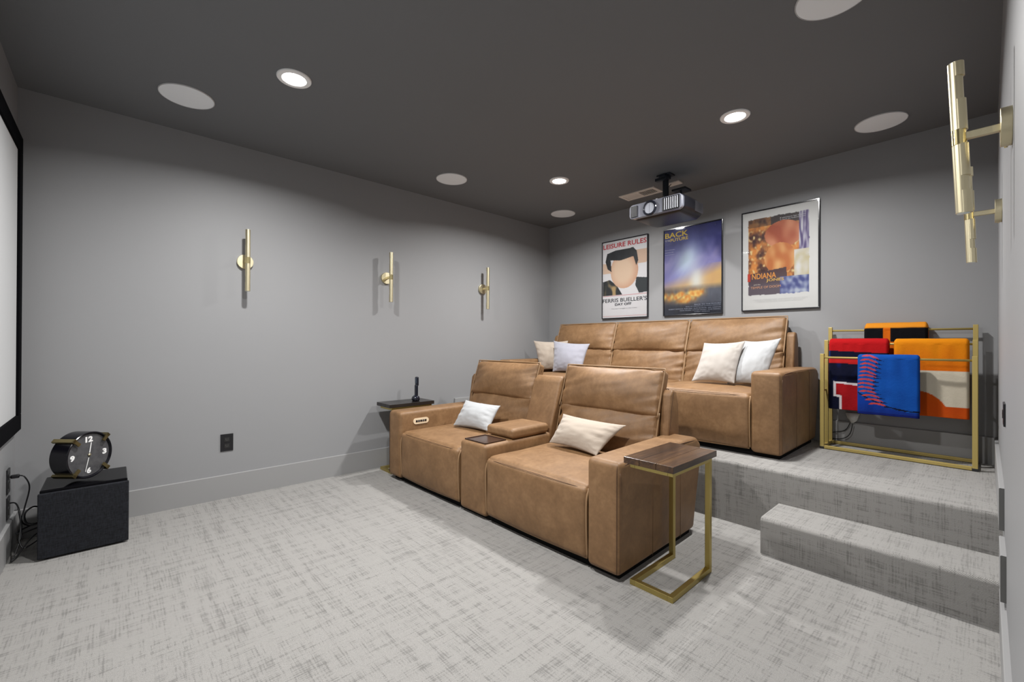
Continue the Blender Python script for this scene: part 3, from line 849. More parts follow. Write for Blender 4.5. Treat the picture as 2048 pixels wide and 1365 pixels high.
def cable(label, pts, r=0.0035, name='power_cable'):
    b = NB(); tube(b, smooth_path(pts, 10), r, 8)
    return tag(obj(name, b, M_BLACK), label, 'cable', 'black cables beside the subwoofer')
cable('black power cord from the upper outlet arching down behind the subwoofer', [(0.009, 3.745, 0.435), (0.045, 3.74, 0.438), (0.068, 3.735, 0.425), (0.085, 3.74, 0.36), (0.068, 3.72, 0.25), (0.06, 3.70, 0.19), (0.085, 3.72, 0.15), (0.136, 3.72, 0.15)])
cable('black cord from the lower outlet drooping to the carpet in a sharp bend', [(0.009, 3.76, 0.285), (0.035, 3.74, 0.28), (0.055, 3.70, 0.22), (0.062, 3.66, 0.12), (0.045, 3.60, 0.035), (0.035, 3.585, 0.012), (0.055, 3.60, 0.03), (0.10, 3.63, 0.10), (0.136, 3.66, 0.125)])
cable('looped black cable bundle hanging between the screen wall and the subwoofer', [(0.135, 3.78, 0.22), (0.10, 3.75, 0.245), (0.07, 3.73, 0.22), (0.075, 3.72, 0.17), (0.11, 3.72, 0.155), (0.134, 3.74, 0.165), (0.12, 3.75, 0.15), (0.07, 3.72, 0.14), (0.04, 3.70, 0.125), (0.06, 3.69, 0.12), (0.10, 3.70, 0.13), (0.135, 3.71, 0.135)], 0.0045)
cable('black cable with plug ending at the bottom rear of the subwoofer', [(0.045, 3.72, 0.26), (0.06, 3.68, 0.17), (0.058, 3.64, 0.10), (0.075, 3.62, 0.06), (0.10, 3.63, 0.065), (0.136, 3.65, 0.085)], 0.0035)
t = thing('power_plug', 'black plug pushed into the upper outlet on the screen wall', 'plug', (0.012, 3.745, 0.425))
b = NB(); rbox(b, (0.018, 0, 0.01), (0.034, 0.024, 0.02), 0.006, 3); obj('plug_body', b, M_BLACK, t)

# ------------------------------------------------------------------ projector and mount
M_PROJ = mat('projector_charcoal', rgb(22, 22, 27), 0.35, spec=0.35, coat=0.0)
M_PROJF = mat('projector_lit_front', rgb(120, 122, 132), 0.25, metal=0.2, coat=0.3)  # dark front face coloured pale to stand for the light it reflects
pj = thing('projector', 'dark ceiling-hung home theatre projector with round lens', 'projector', (4.05, 1.955, 2.30))
def pjd(tt, q):
    # narrower underneath and towards the back
    k = 1 - 0.10 * max(0, -tt[2]) ** 2
    q.y *= k
    if tt[0] > 0.3: q.y *= 1 - 0.10 * (tt[0] - 0.3)
    if tt[0] > 0: q.z -= 0.0
    return q
b = NB(); rbox(b, (0.02, 0, 0.075), (0.40, 0.50, 0.145), 0.040, 10, (0.004, 0.004, 0.010), pjd); obj('body', b, M_PROJ, pj)
# front bezel: wide rounded panel
def panel(bm, y0, y1, z0, z1, xf, th, rr, bow=0.006):
    n = 10; out = []
    for (cy_, cz_, a0) in ((y1 - rr, z1 - rr, 0), (y0 + rr, z1 - rr, PI / 2), (y0 + rr, z0 + rr, PI), (y1 - rr, z0 + rr, 1.5 * PI)):
        for k in range(n + 1):
            a = a0 + PI / 2 * k / n; out.append((cy_ + rr * math.cos(a), cz_ + rr * math.sin(a)))
    A = [bm.verts.new((xf, y, z)) for y, z in out]; B = [bm.verts.new((xf + th, y, z)) for y, z in out]
    C_ = [bm.verts.new((xf - 0.004, y * 0.985 + (y0 + y1) / 2 * .015, z * 0.94 + (z0 + z1) / 2 * .06)) for y, z in out]
    bm.faces.new(C_); bm.faces.new(list(reversed(B))); m_ = len(out)
    for k in range(m_):
        bm.faces.new((A[k], B[k], B[(k + 1) % m_], A[(k + 1) % m_])); bm.faces.new((C_[k], A[k], A[(k + 1) % m_], C_[(k + 1) % m_]))
b = NB(); panel(b, -0.246, 0.246, 0.012, 0.138, -0.196, 0.03, 0.035); fr = obj('front_panel', b, M_PROJF, pj, sharp=35, label='front panel coloured pale grey for the light it reflects')
for (ya, yb, n, mm) in ((0.165, 0.232, 9, mat('dark_slot', (0.015, 0.015, 0.018, 1), 0.4)), (-0.215, -0.085, 7, mat('pale_fin', rgb(176, 178, 186), 0.3))):
    b = NB()
    for k in range(n):
        yy = ya + (yb - ya) * (k + .5) / n
        z0, z1 = 0.026, 0.124
        box(b, -0.2055, -0.1985, yy - 0.0028, yy + 0.0028, z0, z1, 0.001)
    obj('vent_fins', b, mm, pj, smooth=False)
b = NB(); box(b, -0.2025, -0.199, -0.225, -0.075, 0.020, 0.130, 0.004); obj('vent_recess', b, mat('dark_slot2', (0.01, 0.01, 0.012, 1), 0.5), pj, smooth=False)
ly, lz = 0.045, 0.074
b = NB()
prof = [(0.066, -0.196), (0.066, -0.206), (0.060, -0.213), (0.053, -0.214), (0.049, -0.206), (0.047, -0.200)]
rings = [[b.verts.new((x, ly + r * math.cos(2 * PI * k / 48), lz + r * math.sin(2 * PI * k / 48))) for k in range(48)] for r, x in prof]
for i in range(len(prof) - 1):
    for k in range(48): b.faces.new((rings[i][k], rings[i][(k + 1) % 48], rings[i + 1][(k + 1) % 48], rings[i + 1][k]))
lr = obj('lens_ring', b, mat('lens_ring_black', (0.01, 0.012, 0.02, 1), 0.2, coat=0.4), pj, sharp=40)
b = NB()
for (sy_) in (-1, 1):
    arc = [(0.0462 * math.cos(PI / 2 - sy_ * PI * k / 24), 0.0462 * math.sin(PI / 2 - sy_ * PI * k / 24)) for k in range(25)]
    pts = [(y_ + sy_ * 0.0008 if abs(y_) < 1e-3 else y_, z_) for y_, z_ in arc]
    A = [b.verts.new((-0.208, ly + y_, lz + z_)) for y_, z_ in arc]; B = [b.verts.new((-0.200, ly + y_, lz + z_)) for y_, z_ in arc]
    for vv in (A, B):
        for v in vv: v.co.y += sy_ * 0.0012
    b.faces.new(A); b.faces.new(list(reversed(B)))
    for k in range(24): b.faces.new((A[k], B[k], B[k + 1], A[k + 1]))
    b.faces.new((A[24], B[24], B[0], A[0]))
obj('lens_shutter', b, mat('silver_shutter', rgb(176, 180, 190), 0.25, metal=0.3), lr, smooth=False, label='silver split lens shutter')
b = NB(); tube(b, [(-0.2, ly, lz), (-0.199, ly, lz)], 0.05, 32); obj('lens_backing', b, M_BLACK, lr)
# side vents
b = NB()
for k in range(12):
    zz = 0.034 + k * 0.0075
    box(b, 0.02 + 0.0, 0.17, -0.2545, -0.250, zz, zz + 0.0028)
obj('side_vent', b, mat('slot_dark3', (0.07, 0.07, 0.078, 1), 0.4), pj, smooth=False)
for (xx, yy) in ((-0.10, 0.15), (-0.12, 0.02), (0.12, -0.18)):
    b = NB(); cyl(b, (xx, yy, 0.14), (xx, yy, 0.172), 0.006, 12); cyl(b, (xx, yy, 0.160), (xx, yy, 0.170), 0.011, 12); obj('mount_screw', b, mat('steel', (0.5, 0.5, 0.52, 1), 0.3, metal=1.0), pj)

mt = thing('projector_mount', 'black ceiling mount column holding the projector', 'mount', (4.145, 2.01, RH))
M_MOUNT = mat('blue_black_metal', (0.008, 0.012, 0.018, 1), 0.35)
b = NB(); box(b, -0.05, 0.05, -0.065, 0.065, -0.012, 0.0, 0.003); box(b, -0.07, 0.04, -0.03, 0.03, -0.035, -0.012, 0.003)
box(b, -0.06, -0.02, -0.04, 0.075, -0.055, -0.030, 0.003)
obj('ceiling_plate', b, M_MOUNT, mt, smooth=False)
b = NB(); cyl(b, (0, 0, -0.01), (0, 0, -0.262), 0.027, 32); obj('column', b, M_MOUNT, mt, sharp=40)
b = NB(); cyl(b, (0, 0, -0.25), (0, 0, -0.272), 0.062, 32, r1=0.075); obj('swivel', b, M_MOUNT, mt, sharp=40)
b = NB(); box(b, 0.05, 0.17, -0.16, -0.03, -0.145, -0.128, 0.003); box(b, 0.095, 0.115, -0.10, -0.088, -0.271, -0.14, 0.002)
box(b, 0.0, 0.11, -0.10, -0.088, -0.271, -0.262)
obj('side_bracket', b, M_MOUNT, mt, smooth=False)
for ang in (35, 150, 250, 320):
    b = NB(); a = math.radians(ang); tube(b, [(0.03 * math.cos(a), 0.03 * math.sin(a), -0.266), (0.13 * math.cos(a), 0.13 * math.sin(a), -0.266)], 0.006, 8)
    obj('support_arm', b, M_MOUNT, mt)
b = NB(); tube(b, smooth_path([(4.37, 2.075, RH - .013), (4.32, 2.065, 2.70), (4.25, 2.05, 2.64), (4.225, 2.04, 2.56), (4.22, 2.03, 2.47)], 8), 0.004, 8)
tag(obj('projector_cable', b, M_BLACK), 'thin black cable beside the projector mount column', 'cable')

# ------------------------------------------------------------------ painted pictures (colour per vertex of a fine grid)
def art_mat(name, rough=0.5, coat=0.0, fuzz=False):
    m = mat(name, (1, 1, 1, 1), rough, coat=coat, coat_rough=0.06)
    a = nn(m, 'ShaderNodeAttribute'); a.attribute_name = 'Col'; lk(m, a.outputs['Color'], base(m))
    if fuzz:
        t_ = nn(m, 'ShaderNodeTexCoord')
        h = mth(m, 'ADD', noise_tex(m, t_.outputs['Object'], 420, 2), mth(m, 'MULTIPLY', noise_tex(m, t_.outputs['Object'], 60, 2), 0.8))
        bump(m, h, 0.5, 0.003); m.node_tree.nodes['Principled BSDF'].inputs['Sheen Weight'].default_value = 0.0; m.node_tree.nodes['Principled BSDF'].inputs['Specular IOR Level'].default_value = 0.15
    return m
def color_mesh(o, fn):
    me = o.data; ca_ = me.color_attributes.new('Col', 'FLOAT_COLOR', 'POINT')
    for i, v in enumerate(me.vertices):
        ca_.data[i].color = fn(v.co)
def nz(u, v, f, s): return noise.noise(Vector((u * f, v * f, s))) * 0.5 + 0.5
def fb(u, v, f, s): return 0.55 * nz(u, v, f, s) + 0.3 * nz(u, v, f * 2.1, s + 3) + 0.15 * nz(u, v, f * 4.3, s + 9)
def mx(a, b, t):
    t = max(0, min(1, t)); return tuple(a[i] + (b[i] - a[i]) * t for i in range(3))
def inpoly(x, y, poly):
    c = False; n = len(poly); j = n - 1
    for i in range(n):
        if ((poly[i][1] > y) != (poly[j][1] > y)) and (x < (poly[j][0] - poly[i][0]) * (y - poly[i][1]) / (poly[j][1] - poly[i][1]) + poly[i][0]): c = not c
        j = i
    return c
def art1(u, v):
    c = (238, 236, 238)
    if 0.02 < u < 0.98 and 0.115 < v < 0.70:
        # plain faceless bust in the same colours
        if v > 0.28 + 0.1 * u and v < 0.42 and (u < 0.2): c = (226, 196, 172)
        if v > 0.17 and v < 0.34 and u > 0.74 and v < 0.40 - (u - 0.74) * .3: c = (222, 190, 166)
        if inpoly(u, v, [(0.02, .52), (.18, .50), (.34, .58), (.46, .70), (.02, .70)]): c = mx((36, 40, 42), (190, 160, 110), (nz(u, v, 9, 2) - .55) * 5)
        if inpoly(u, v, [(.76, .50), (.98, .52), (.98, .69), (.82, .70), (.74, .60)]): c = (40, 48, 52)
        e = ((u - 0.50) / 0.30) ** 2 + ((v - 0.40) / 0.225) ** 2
        if e < 1: c = mx((238, 208, 180), (214, 160, 128), (e - 0.3) * 0.9 + (u - .5) * .6)
        if inpoly(u, v, [(.08, .26), (.12, .16), (.30, .135), (.70, .13), (.77, .18), (.80, .30), (.76, .36), (.70, .24), (.42, .27), (.20, .25), (.22, .40), (.13, .36)]): c = mx((22, 26, 30), (52, 58, 64), nz(u, v, 14, 5) - .2)
    if 0.706 < v < 0.712 and 0.02 < u < 0.98: c = (206, 70, 78)
    if 0.968 < v < 0.971 and 0.02 < u < 0.98: c = (220, 150, 150)
    return c
def art2(u, v):
    n = fb(u, v, 4, 1.0)
    top = mx((22, 26, 92), (60, 64, 150), n)
    mid = mx((92, 92, 176), (176, 166, 206), fb(u + v, v * .3, 6, 5))
    c = mx(top, mid, (v - 0.16) * 4 + (n - .5))
    if v > 0.45: c = mx(c, mx((206, 160, 120), (240, 200, 110), n), (v - 0.5 + (u - .5) * .22) * 7)
    # pale glow
    g = math.exp(-(((u - 0.42) / 0.20) ** 2 + ((v - 0.38 - (u - .42) * -0.3) / 0.17) ** 2))
    c = mx(c, (206, 226, 244), g * 0.95)
    g2 = math.exp(-(((u - 0.58) / 0.12) ** 2 + ((v - 0.62) / 0.16) ** 2)); c = mx(c, (236, 240, 236), g2 * 0.9)
    if v > 0.66 - 0.03 * u: c = mx(c, mx((58, 56, 72), (110, 116, 130), fb(u, v, 7, 8) + (u - .5) * .8), (v - 0.66) * 14)
    f = math.exp(-(((v - 0.735 - 0.06 * (1 - u)) / 0.05) ** 2)) * (1 if u < 0.62 else max(0, 1 - (u - .62) * 6))
    f2 = 1.25 * math.exp(-(((u - 0.36 - (0.86 - v) * 1.0) / 0.17) ** 2 + ((v - 0.815) / 0.05) ** 2))
    fl = max(f * nz(u, v, 11, 3) * 1.6, f2 * (0.4 + nz(u, v, 13, 6)))
    c = mx(c, mx((224, 120, 30), (255, 232, 140), nz(u, v, 22, 4) * 1.3 - .1), fl * 1.3)
    if v > 0.86: c = mx(c, (34, 40, 60), (v - 0.86) * 18)
    return c
def art3(u, v):
    c = (236, 236, 234)
    rag = 0.008 * noise.noise(Vector((u * 30, v * 30, 0)))
    if 0.095 + rag < u < 0.875 + rag and 0.085 + rag < v < 0.845 + rag:
        n = fb(u, v, 9, 1); n2 = nz(u, v, 26, 4)
        c = mx((70, 34, 30), (232, 150, 70), (n - .33) * 3.4)
        c = mx(c, (250, 224, 160), (n2 - .55) * 4 * (1 if v > .2 else .3))
        if v < 0.17: c = mx(c, (40, 38, 46), 0.85 if u > .4 else .4)
        # warm rounded mass
        e = ((u - 0.56) / 0.24) ** 2 + ((v - 0.27) / 0.13) ** 2
        if e < 1: c = mx((176, 80, 44), (224, 150, 110), (nz(u, v, 7, 12) - .3) * 2)
        e = ((u - 0.52) / 0.20) ** 2 + ((v - 0.50) / 0.15) ** 2
        if e < 1: c = mx((206, 120, 56), (246, 196, 130), (nz(u, v, 9, 16) - .3) * 2)
        if u > 0.76: c = mx((90, 74, 130), (222, 222, 230), (nz(u * 3, v * .7, 12, 9) - .35) * 3)
        if v > 0.44 and u > 0.70: c = mx((206, 190, 140), (236, 236, 236), nz(u, v, 14, 19) * 1.5 - .2)
        if v > 0.64 - 0.08 * u and u < 0.60 + 0.1 * (v - .6): c = mx((82, 52, 56), (96, 84, 96), (v - .62) * 7)
        if v > 0.68 and u > 0.52: c = mx((74, 84, 150), (196, 206, 224), (nz(u, v, 20, 23) - .3) * 1.9)
    return c
def poster(label, yl, wd, z0, z1, art, name='framed_poster'):
    """yl = left edge seen from the room"""
    x = RL - 0.018
    t_ = thing(name, label, 'poster', (RL, yl - wd / 2, z0), 0, 'framed posters above the rear sofa')
    h = z1 - z0
    fr_ = 0.010
    b = NB()
    for (a0, a1, b0, b1) in ((0, wd, 0, fr_), (0, wd, h - fr_, h), (0, fr_, fr_, h - fr_), (wd - fr_, wd, fr_, h - fr_)):
        box(b, x - 0.004, RL - 0.001, yl - a1, yl - a0, z0 + b0, z0 + b1, 0.0015)
    obj('frame', b, mat('poster_frame_black', (0.012, 0.012, 0.016, 1), 0.18, coat=0.3), t_, smooth=False, absolute=True)
    NX, NY = 130, 196; b = NB(); grid = []
    px = x + 0.004
    for j in range(NY + 1):
        grid.append([b.verts.new((px, yl - fr_ - (wd - 2 * fr_) * i / NX, z1 - fr_ - (h - 2 * fr_) * j / NY)) for i in range(NX + 1)])
    for j in range(NY):
        for i in range(NX): b.faces.new((grid[j][i], grid[j][i + 1], grid[j + 1][i + 1], grid[j + 1][i]))
    o = obj('print', b, art_mat('poster_print', 0.6), t_, smooth=False, absolute=True)
    ox, oy, oz = RL, yl - wd / 2, z0
    def cf(co):
        u = (yl - (co.y + oy)) / wd; v = (z1 - (co.z + oz)) / h
        c = art(u, v); return tuple(x * 0.62 for x in rgb(*[max(0, min(255, q)) for q in c])[:3]) + (1,)
    color_mesh(o, cf)
    b = NB(); box(b, x - 0.001, x + 0.0005, yl - wd + fr_ * .8, yl - fr_ * .8, z0 + fr_ * .8, z1 - fr_ * .8)
    obj('glass', b, glass_mat(), t_, smooth=False, absolute=True)
    def write(s, u0, u1, v0, v1, col, **kw):
        bb = NB()
        text_bm(bb, s, u0 * wd, None if u1 is None else u1 * wd, -v1 * h, -v0 * h, lambda X, Y, d: (px - 0.0009, yl - X, z1 + Y), **kw)
        obj('lettering', bb, mat('ink_%d_%d_%d' % col, tuple(x * 0.62 for x in rgb(*col)[:3]) + (1,), 0.6), o, smooth=False, absolute=True)
    return write
def glass_mat():
    if 'picture_glass' in MATS: return MATS['picture_glass']
    m = bpy.data.materials.new('picture_glass'); m.use_nodes = True; nt = m.node_tree; nt.nodes.clear()
    out = nt.nodes.new('ShaderNodeOutputMaterial'); tr = nt.nodes.new('ShaderNodeBsdfTransparent'); gl = nt.nodes.new('ShaderNodeBsdfGlossy')
    gl.inputs['Roughness'].default_value = 0.03
    fz = nt.nodes.new('ShaderNodeFresnel'); fz.inputs[0].default_value = 1.3
    mxn = nt.nodes.new('ShaderNodeMixShader'); nt.links.new(fz.outputs[0], mxn.inputs[0]); nt.links.new(tr.outputs[0], mxn.inputs[1]); nt.links.new(gl.outputs[0], mxn.inputs[2])
    nt.links.new(mxn.outputs[0], out.inputs[0]); MATS['picture_glass'] = m
    return m
Wr = poster('framed white poster reading LEISURE RULES, leftmost of the three', 3.126, 0.604, 1.490, 2.402, art1)
Wr('LEISURE RULES', 0.03, 0.97, 0.040, 0.100, (206, 44, 58), bold=0.02)
Wr("FERRIS BUELLER'S", 0.02, 0.98, 0.742, 0.792, (40, 46, 56), bold=0.012)
Wr('DAY OFF', 0.30, 0.66, 0.806, 0.838, (40, 46, 56), bold=0.03)
Wr("One man's struggle to take it easy.", 0.22, 0.78, 0.868, 0.884, (120, 120, 126))
Wr = poster('framed blue and orange poster, middle one, partly covered by the projector', 2.342, 0.608, 1.490, 2.400, art2)
Wr('BACK', 0.03, 0.44, 0.045, 0.105, (232, 196, 60), bold=0.02)
Wr('TO THE', 0.03, 0.12, 0.122, 0.142, (236, 230, 210))
Wr('FUTURE', 0.13, 0.44, 0.115, 0.150, (222, 190, 70), bold=0.02)
for k, (s_, a_) in enumerate((('He was never in time for his classes...', .16), ("He wasn't in time for his dinner...", .14), ("Then one day... he wasn't in his time at all.", .15))):
    Wr(s_, 0.03, a_ + .05, 0.235 + k * .028, 0.245 + k * .028, (220, 222, 236))
for k, (s_, a_, e_) in enumerate((('BACK TO THE FUTURE', .55, .97), ('MICHAEL J. FOX  CHRISTOPHER LLOYD  LEA THOMPSON  CRISPIN GLOVER', .40, .97), ('ROBERT ZEMECKIS  BOB GALE  ALAN SILVESTRI  NEIL CANTON', .10, .97), ('STEVEN SPIELBERG  KATHLEEN KENNEDY  FRANK MARSHALL', .30, .97), ('ROBERT ZEMECKIS', .55, .80))):
    Wr(s_, a_, e_, 0.880 + k * .020, 0.892 + k * .020, (196, 204, 226))
Wr = poster('framed poster with wide white border and orange artwork, rightmost of the three', 1.564, 0.604, 1.500, 2.408, art3)
Wr('I', 0.085, 0.125, 0.625, 0.705, (206, 60, 36), bold=0.03)
Wr('NDIANA', 0.145, 0.47, 0.630, 0.685, (238, 160, 70), bold=0.02)
Wr('JONES', 0.34, 0.57, 0.690, 0.725, (244, 200, 100), bold=0.015)
Wr('and the', 0.17, 0.26, 0.732, 0.746, (236, 226, 210))
Wr('TEMPLE OF DOOM', 0.13, 0.53, 0.758, 0.780, (236, 170, 120))
Wr('If adventure has a name,', 0.52, 0.84, 0.110, 0.124, (226, 226, 232))
Wr('it must be Indiana Jones.', 0.52, 0.84, 0.128, 0.142, (226, 226, 232))
for k in range(3): Wr('STARRING  HARRISON FORD  KATE CAPSHAW  KE HUY QUAN', 0.16 + .03 * k, 0.86 - .03 * k, 0.890 + k * .012, 0.896 + k * .012, (190, 190, 190))

# ------------------------------------------------------------------ towel rack
rk = thing('blanket_rack', 'three-tier gold metal blanket rack beside the rear sofa', 'rack', (4.55, 0.48, PZ))
YL, YR, pw = 0.878, 0.082, 0.0125
TIERS = ((4.42, 1.128), (4.55, 1.232), (4.68, 1.335))
for xk, zt in TIERS:
    for yk in (YL, YR):
        b = NB(); box(b, xk - pw, xk + pw, yk - pw, yk + pw, PZ + 0.024, zt, 0.002); obj('post', b, M_GOLDP, rk, smooth=False, absolute=True)
    b = NB(); zr = zt - 0.028; tube(b, [(xk, YR + pw - .001, zr), (xk, YL - pw + .001, zr)], 0.0075, 14); obj('rail', b, M_GOLDP, rk, absolute=True)
for yk in (YL, YR):
    b = NB(); box(b, 4.42 - pw, 4.68 + pw, yk - pw, yk + pw, PZ + 0.004, PZ + 0.026, 0.002); obj('base_bar', b, M_GOLDP, rk, smooth=False, absolute=True)
    b = NB(); box(b, 4.42, 4.68, yk - .004, yk + .004, 0.84, 0.855, 0.002); obj('side_brace', b, M_GOLDP, rk, smooth=False, absolute=True)
for xk in (4.42, 4.68):
    b = NB(); box(b, xk - pw, xk + pw, YR + pw, YL - pw, PZ + 0.004, PZ + 0.026, 0.002); obj('base_bar', b, M_GOLDP, rk, smooth=False, absolute=True)
    for yk in (YL, YR):
        b = NB(); box(b, xk - pw - .002, xk + pw + .002, yk - pw - .002, yk + pw + .002, PZ, PZ + 0.018, 0.002); obj('foot', b, M_RUBBER, rk, smooth=False, absolute=True)

def towel(name, label, xk, zr, ya, yb, zf, zb_, th, fn, seed, layers=1, flare=0.0, r=0.009):
    """draped over the rail at (xk, zr): front hem at zf, back hem at zb_; ya = left (larger y), yb = right"""
    NY, arc = 70, 16
    ri = r + 0.001; ro = ri + th
    nf_ = 110
    prof = []
    for k in range(nf_): prof.append(('f', zf + (zr - zf) * k / nf_))
    for k in range(arc + 1): prof.append(('a', PI * k / arc))
    for k in range(1, 21): prof.append(('b', zr + (zb_ - zr) * k / 20))
    def pos(kind, q, rad, y, i):
        if kind == 'f':
            drop = (zr - q)
            wv = 0.010 * min(1, drop / 0.25) * noise.noise(Vector((y * 7, drop * 2, seed))) + 0.004 * noise.noise(Vector((y * 22, drop * 3, seed + 2)))
            return (xk - rad - wv - 0.004 * min(1, drop * 5), q)
        if kind == 'a': return (xk - rad * math.cos(q), zr + rad * math.sin(q) + 0.002 * noise.noise(Vector((y * 14, q, seed))))
        return (xk + rad, q)
    b = NB(); outer = []; inner = []
    for i in range(NY + 1):
        s = i / NY; y = ya + (yb - ya) * s
        ro_, ri_ = [], []
        for kd, q in prof:
            sh = 0.0
            if kd == 'f' and flare: sh = -flare * (s - 0.0) * max(0, (zr - q) / (zr - zf) - .85) * 6
            edge = min(s, 1 - s); rnd = th * (1 - max(0, 1 - edge * NY / 3) ** 2 * 0.6)
            X1, Z1 = pos(kd, q, ri + rnd, y, i); X0, Z0 = pos(kd, q, ri, y, i)
            hem = 0.004 * noise.noise(Vector((y * 9, seed, 1))) if kd == 'f' and q == zf else 0
            ro_.append(b.verts.new((X1, y + sh, Z1 + hem))); ri_.append(b.verts.new((X0, y + sh, Z0 + hem)))
        outer.append(ro_); inner.append(ri_)
    n = len(prof)
    for i in range(NY):
        for k in range(n - 1):
            b.faces.new((outer[i][k], outer[i][k + 1], outer[i + 1][k + 1], outer[i + 1][k]))
            b.faces.new((inner[i][k], inner[i + 1][k], inner[i + 1][k + 1], inner[i][k + 1]))
        b.faces.new((outer[i][0], outer[i + 1][0], inner[i + 1][0], inner[i][0]))
        b.faces.new((outer[i][n - 1], inner[i][n - 1], inner[i + 1][n - 1], outer[i + 1][n - 1]))
    for i in (0, NY):
        for k in range(n - 1): b.faces.new((outer[i][k], inner[i][k], inner[i][k + 1], outer[i][k + 1]))
    o = obj(name, b, art_mat('fleece', 0.9, fuzz=True))
    L0 = o.location.copy(); ztop = zr + ro
    def cf(co):
        y = co.y + L0.y; z = co.z + L0.z; x = co.x + L0.x
        u = (ya - y) / (ya - yb); v = (ztop - z) / (ztop - zf)
        if x > xk: v = -v
        return tuple(x * 0.66 for x in rgb(*[max(0, min(255, q)) for q in fn(u, v)])[:3]) + (1,)
    color_mesh(o, cf)
    return tag(o, label, 'blanket', 'fleece blankets on the gold rack')
def t_blue(u, v):
    c = (14, 84, 178)
    if v < 0: return c
    c = mx(c, (8, 66, 150), (nz(u, v, 5, 1) - .4) * 1.4)
    # two seams of red stitches following a curve down the left
    for k in range(13):
        vc = 0.02 + 0.066 * k; cu = 0.20 - 0.14 * math.sin(min(1, vc * 1.25) * PI * .5) * .6 + (0.42 * max(0, vc - 0.56) ** 1.1 * 2.2)
        for sd, ln, sl in ((1, 0.17, 0.16 if vc < .3 else 0.05), (-1, 0.13, -0.01)):
            du = (u - cu) * sd
            if 0 < du < ln:
                vm = vc + du * sl * (1.6 if sd > 0 else 1) + 0.02 * (du / ln) ** 2
                wd_ = 0.016 * math.sin(PI * min(1, (du / ln) * .75 + .22))
                if abs(v - vm) < wd_: return (206, 74, 72)
            if sd > 0 and ln * .75 < du < ln * 1.5:
                vm = vc + du * sl * 1.6 + 0.03
                if abs(v - vm) < 0.017 * (1 - (du / ln - .75) / .75): return (14, 22, 60)
    vm = 0.64 + 0.26 * (1 - (1 - min(1, u * 1.1)) ** 2)
    if u > 0.0 and abs(v - vm) < 0.012 + .004 * math.sin(u * 20): return (10, 22, 52)
    if v > vm + .02: c = mx((12, 60, 160), (16, 40, 120), (v - .8) * 4)
    if v > 0.965: c = (10, 30, 110)
    return c
def t_red(u, v):
    red, navy, wht = (196, 20, 26), (12, 16, 44), (232, 224, 228)
    if v < 0.17 + 0.03 * u: return red
    if v < 0.285: return navy if u > .04 else (20, 50, 110)
    if v < 0.345 + .02 * u: return (206, 36, 36)
    if v < 0.60 + 0.04 * u: return mx(navy, (12, 26, 84), (nz(u, v, 8, 3) - .55) * 3)
    # outlined block letter
    outer = [(.09, .595), (1.2, .66), (1.2, 1.1), (.19, 1.1), (.19, .83), (.09, .815)]
    inner = [(.13, .63), (1.2, .69), (1.2, 1.1), (.235, 1.1), (.235, .80), (.13, .79)]
    if inpoly(u, v, inner): return mx((160, 16, 26), (190, 24, 32), nz(u, v, 7, 3))
    if inpoly(u, v, outer): return wht
    return navy
def t_orange(u, v):
    if v < 0.41: return mx((244, 152, 16), (232, 112, 10), v * 2.2 + (nz(u, v, 6, 2) - .5) * .4)
    e = ((u - 0.30) / 0.46) ** 2 + ((v - 1.02) / 0.345) ** 2
    if v > 0.86 or e < 1: return mx((206, 78, 18), (222, 96, 14), nz(u, v, 4, 4))
    s = 0.0
    if (u - .38) ** 2 / .05 + (v - .60) ** 2 / .028 < 1: s = 1
    return (224, 214, 194)
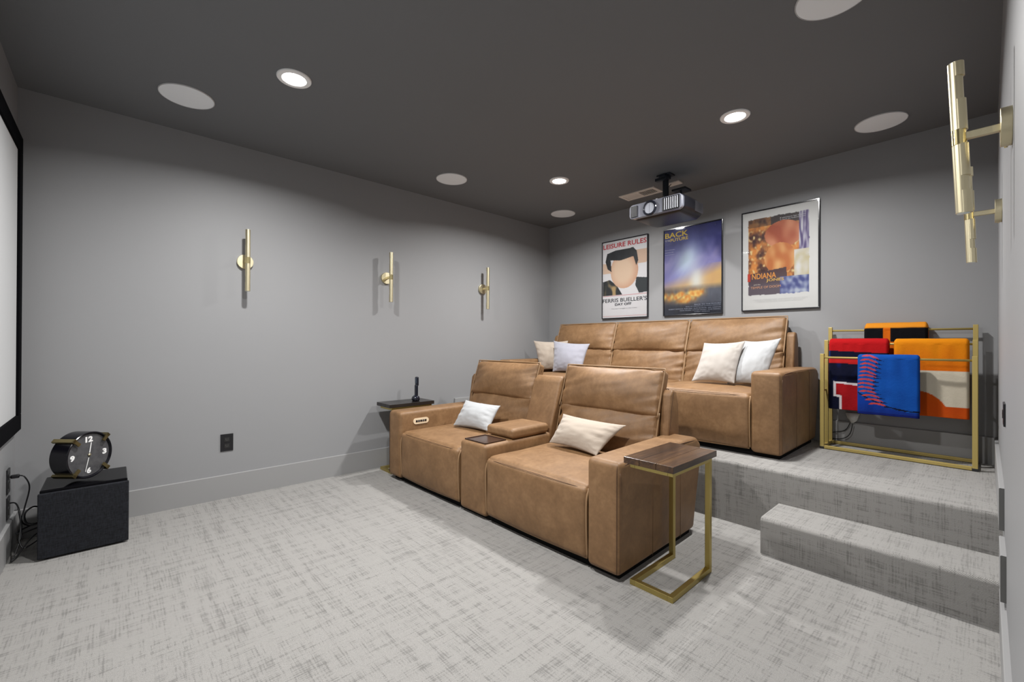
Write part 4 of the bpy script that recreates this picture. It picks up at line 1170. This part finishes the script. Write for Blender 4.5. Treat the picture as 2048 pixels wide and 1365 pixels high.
def t_black(u, v):
    org, blk = (236, 116, 18), (10, 10, 16)
    if v < -0.2: return org
    if v < 0.12: return (250, 160, 44)
    if 0.02 < u < 0.32 and v < 0.60 - .8 * max(0, u - .2): return blk
    if u > 0.44 and v < 0.62 and not (u < .52 and v > .42): return blk
    if v > 0.62 and (u < .12): return blk
    if u < 0.05: return blk
    return org
towel('blanket', 'orange and black fleece blanket rolled over the top back rail', 4.68, 1.307, 0.662, 0.310, 1.02, 1.10, 0.045, t_black, 1)
towel('blanket', 'red and navy fleece blanket with a white-outlined block, left on the middle rail', 4.55, 1.204, 0.858, 0.505, 0.705, 0.80, 0.030, t_red, 2)
towel('blanket', 'yellow-orange and cream fleece blanket with an orange curve, right on the middle rail', 4.55, 1.204, 0.478, 0.108, 0.715, 0.80, 0.028, t_orange, 3)
towel('blanket', 'bright blue fleece blanket with red stitching pattern on the front rail', 4.42, 1.100, 0.662, 0.335, 0.705, 0.74, 0.020, t_blue, 4)

# plug-in on the poster wall behind the rack
t = thing('night_light', 'white plug-in night light low on the poster wall behind the rack', 'night light', (RL - 0.001, 0.745, 0.60))
b = NB()
A = [(-0.045, 0.06), (0.05, 0.06), (0.03, 0.0), (0.0, -0.02), (-0.03, 0.02)]
q0 = [b.verts.new((-0.002, -a, z)) for a, z in A]; q1 = [b.verts.new((-0.045, -a * .9, z)) for a, z in A]
b.faces.new(q0); b.faces.new(list(reversed(q1)))
for k in range(5): b.faces.new((q0[k], q1[k], q1[(k + 1) % 5], q0[(k + 1) % 5]))
bmesh.ops.bevel(b, geom=b.edges[:], offset=0.004, segments=2, affect='EDGES')
obj('shade', b, M_WHITEP, t)
b = NB(); tube(b, smooth_path([(4.70, 0.755, 0.585), (4.71, 0.79, 0.52), (4.715, 0.87, 0.49), (4.715, 0.93, 0.47)], 8), 0.003, 8)
tag(obj('power_cable', b, M_BLACK), 'upper thin black cord curving from the night light behind the rack', 'cable')
b = NB(); tube(b, smooth_path([(4.685, 0.738, 0.58), (4.69, 0.755, 0.50), (4.695, 0.80, 0.455), (4.715, 0.88, 0.44), (4.715, 0.95, 0.455)], 8), 0.003, 8)
tag(obj('power_cable', b, M_BLACK), 'lower thin black cord looping from the night light behind the rack', 'cable')
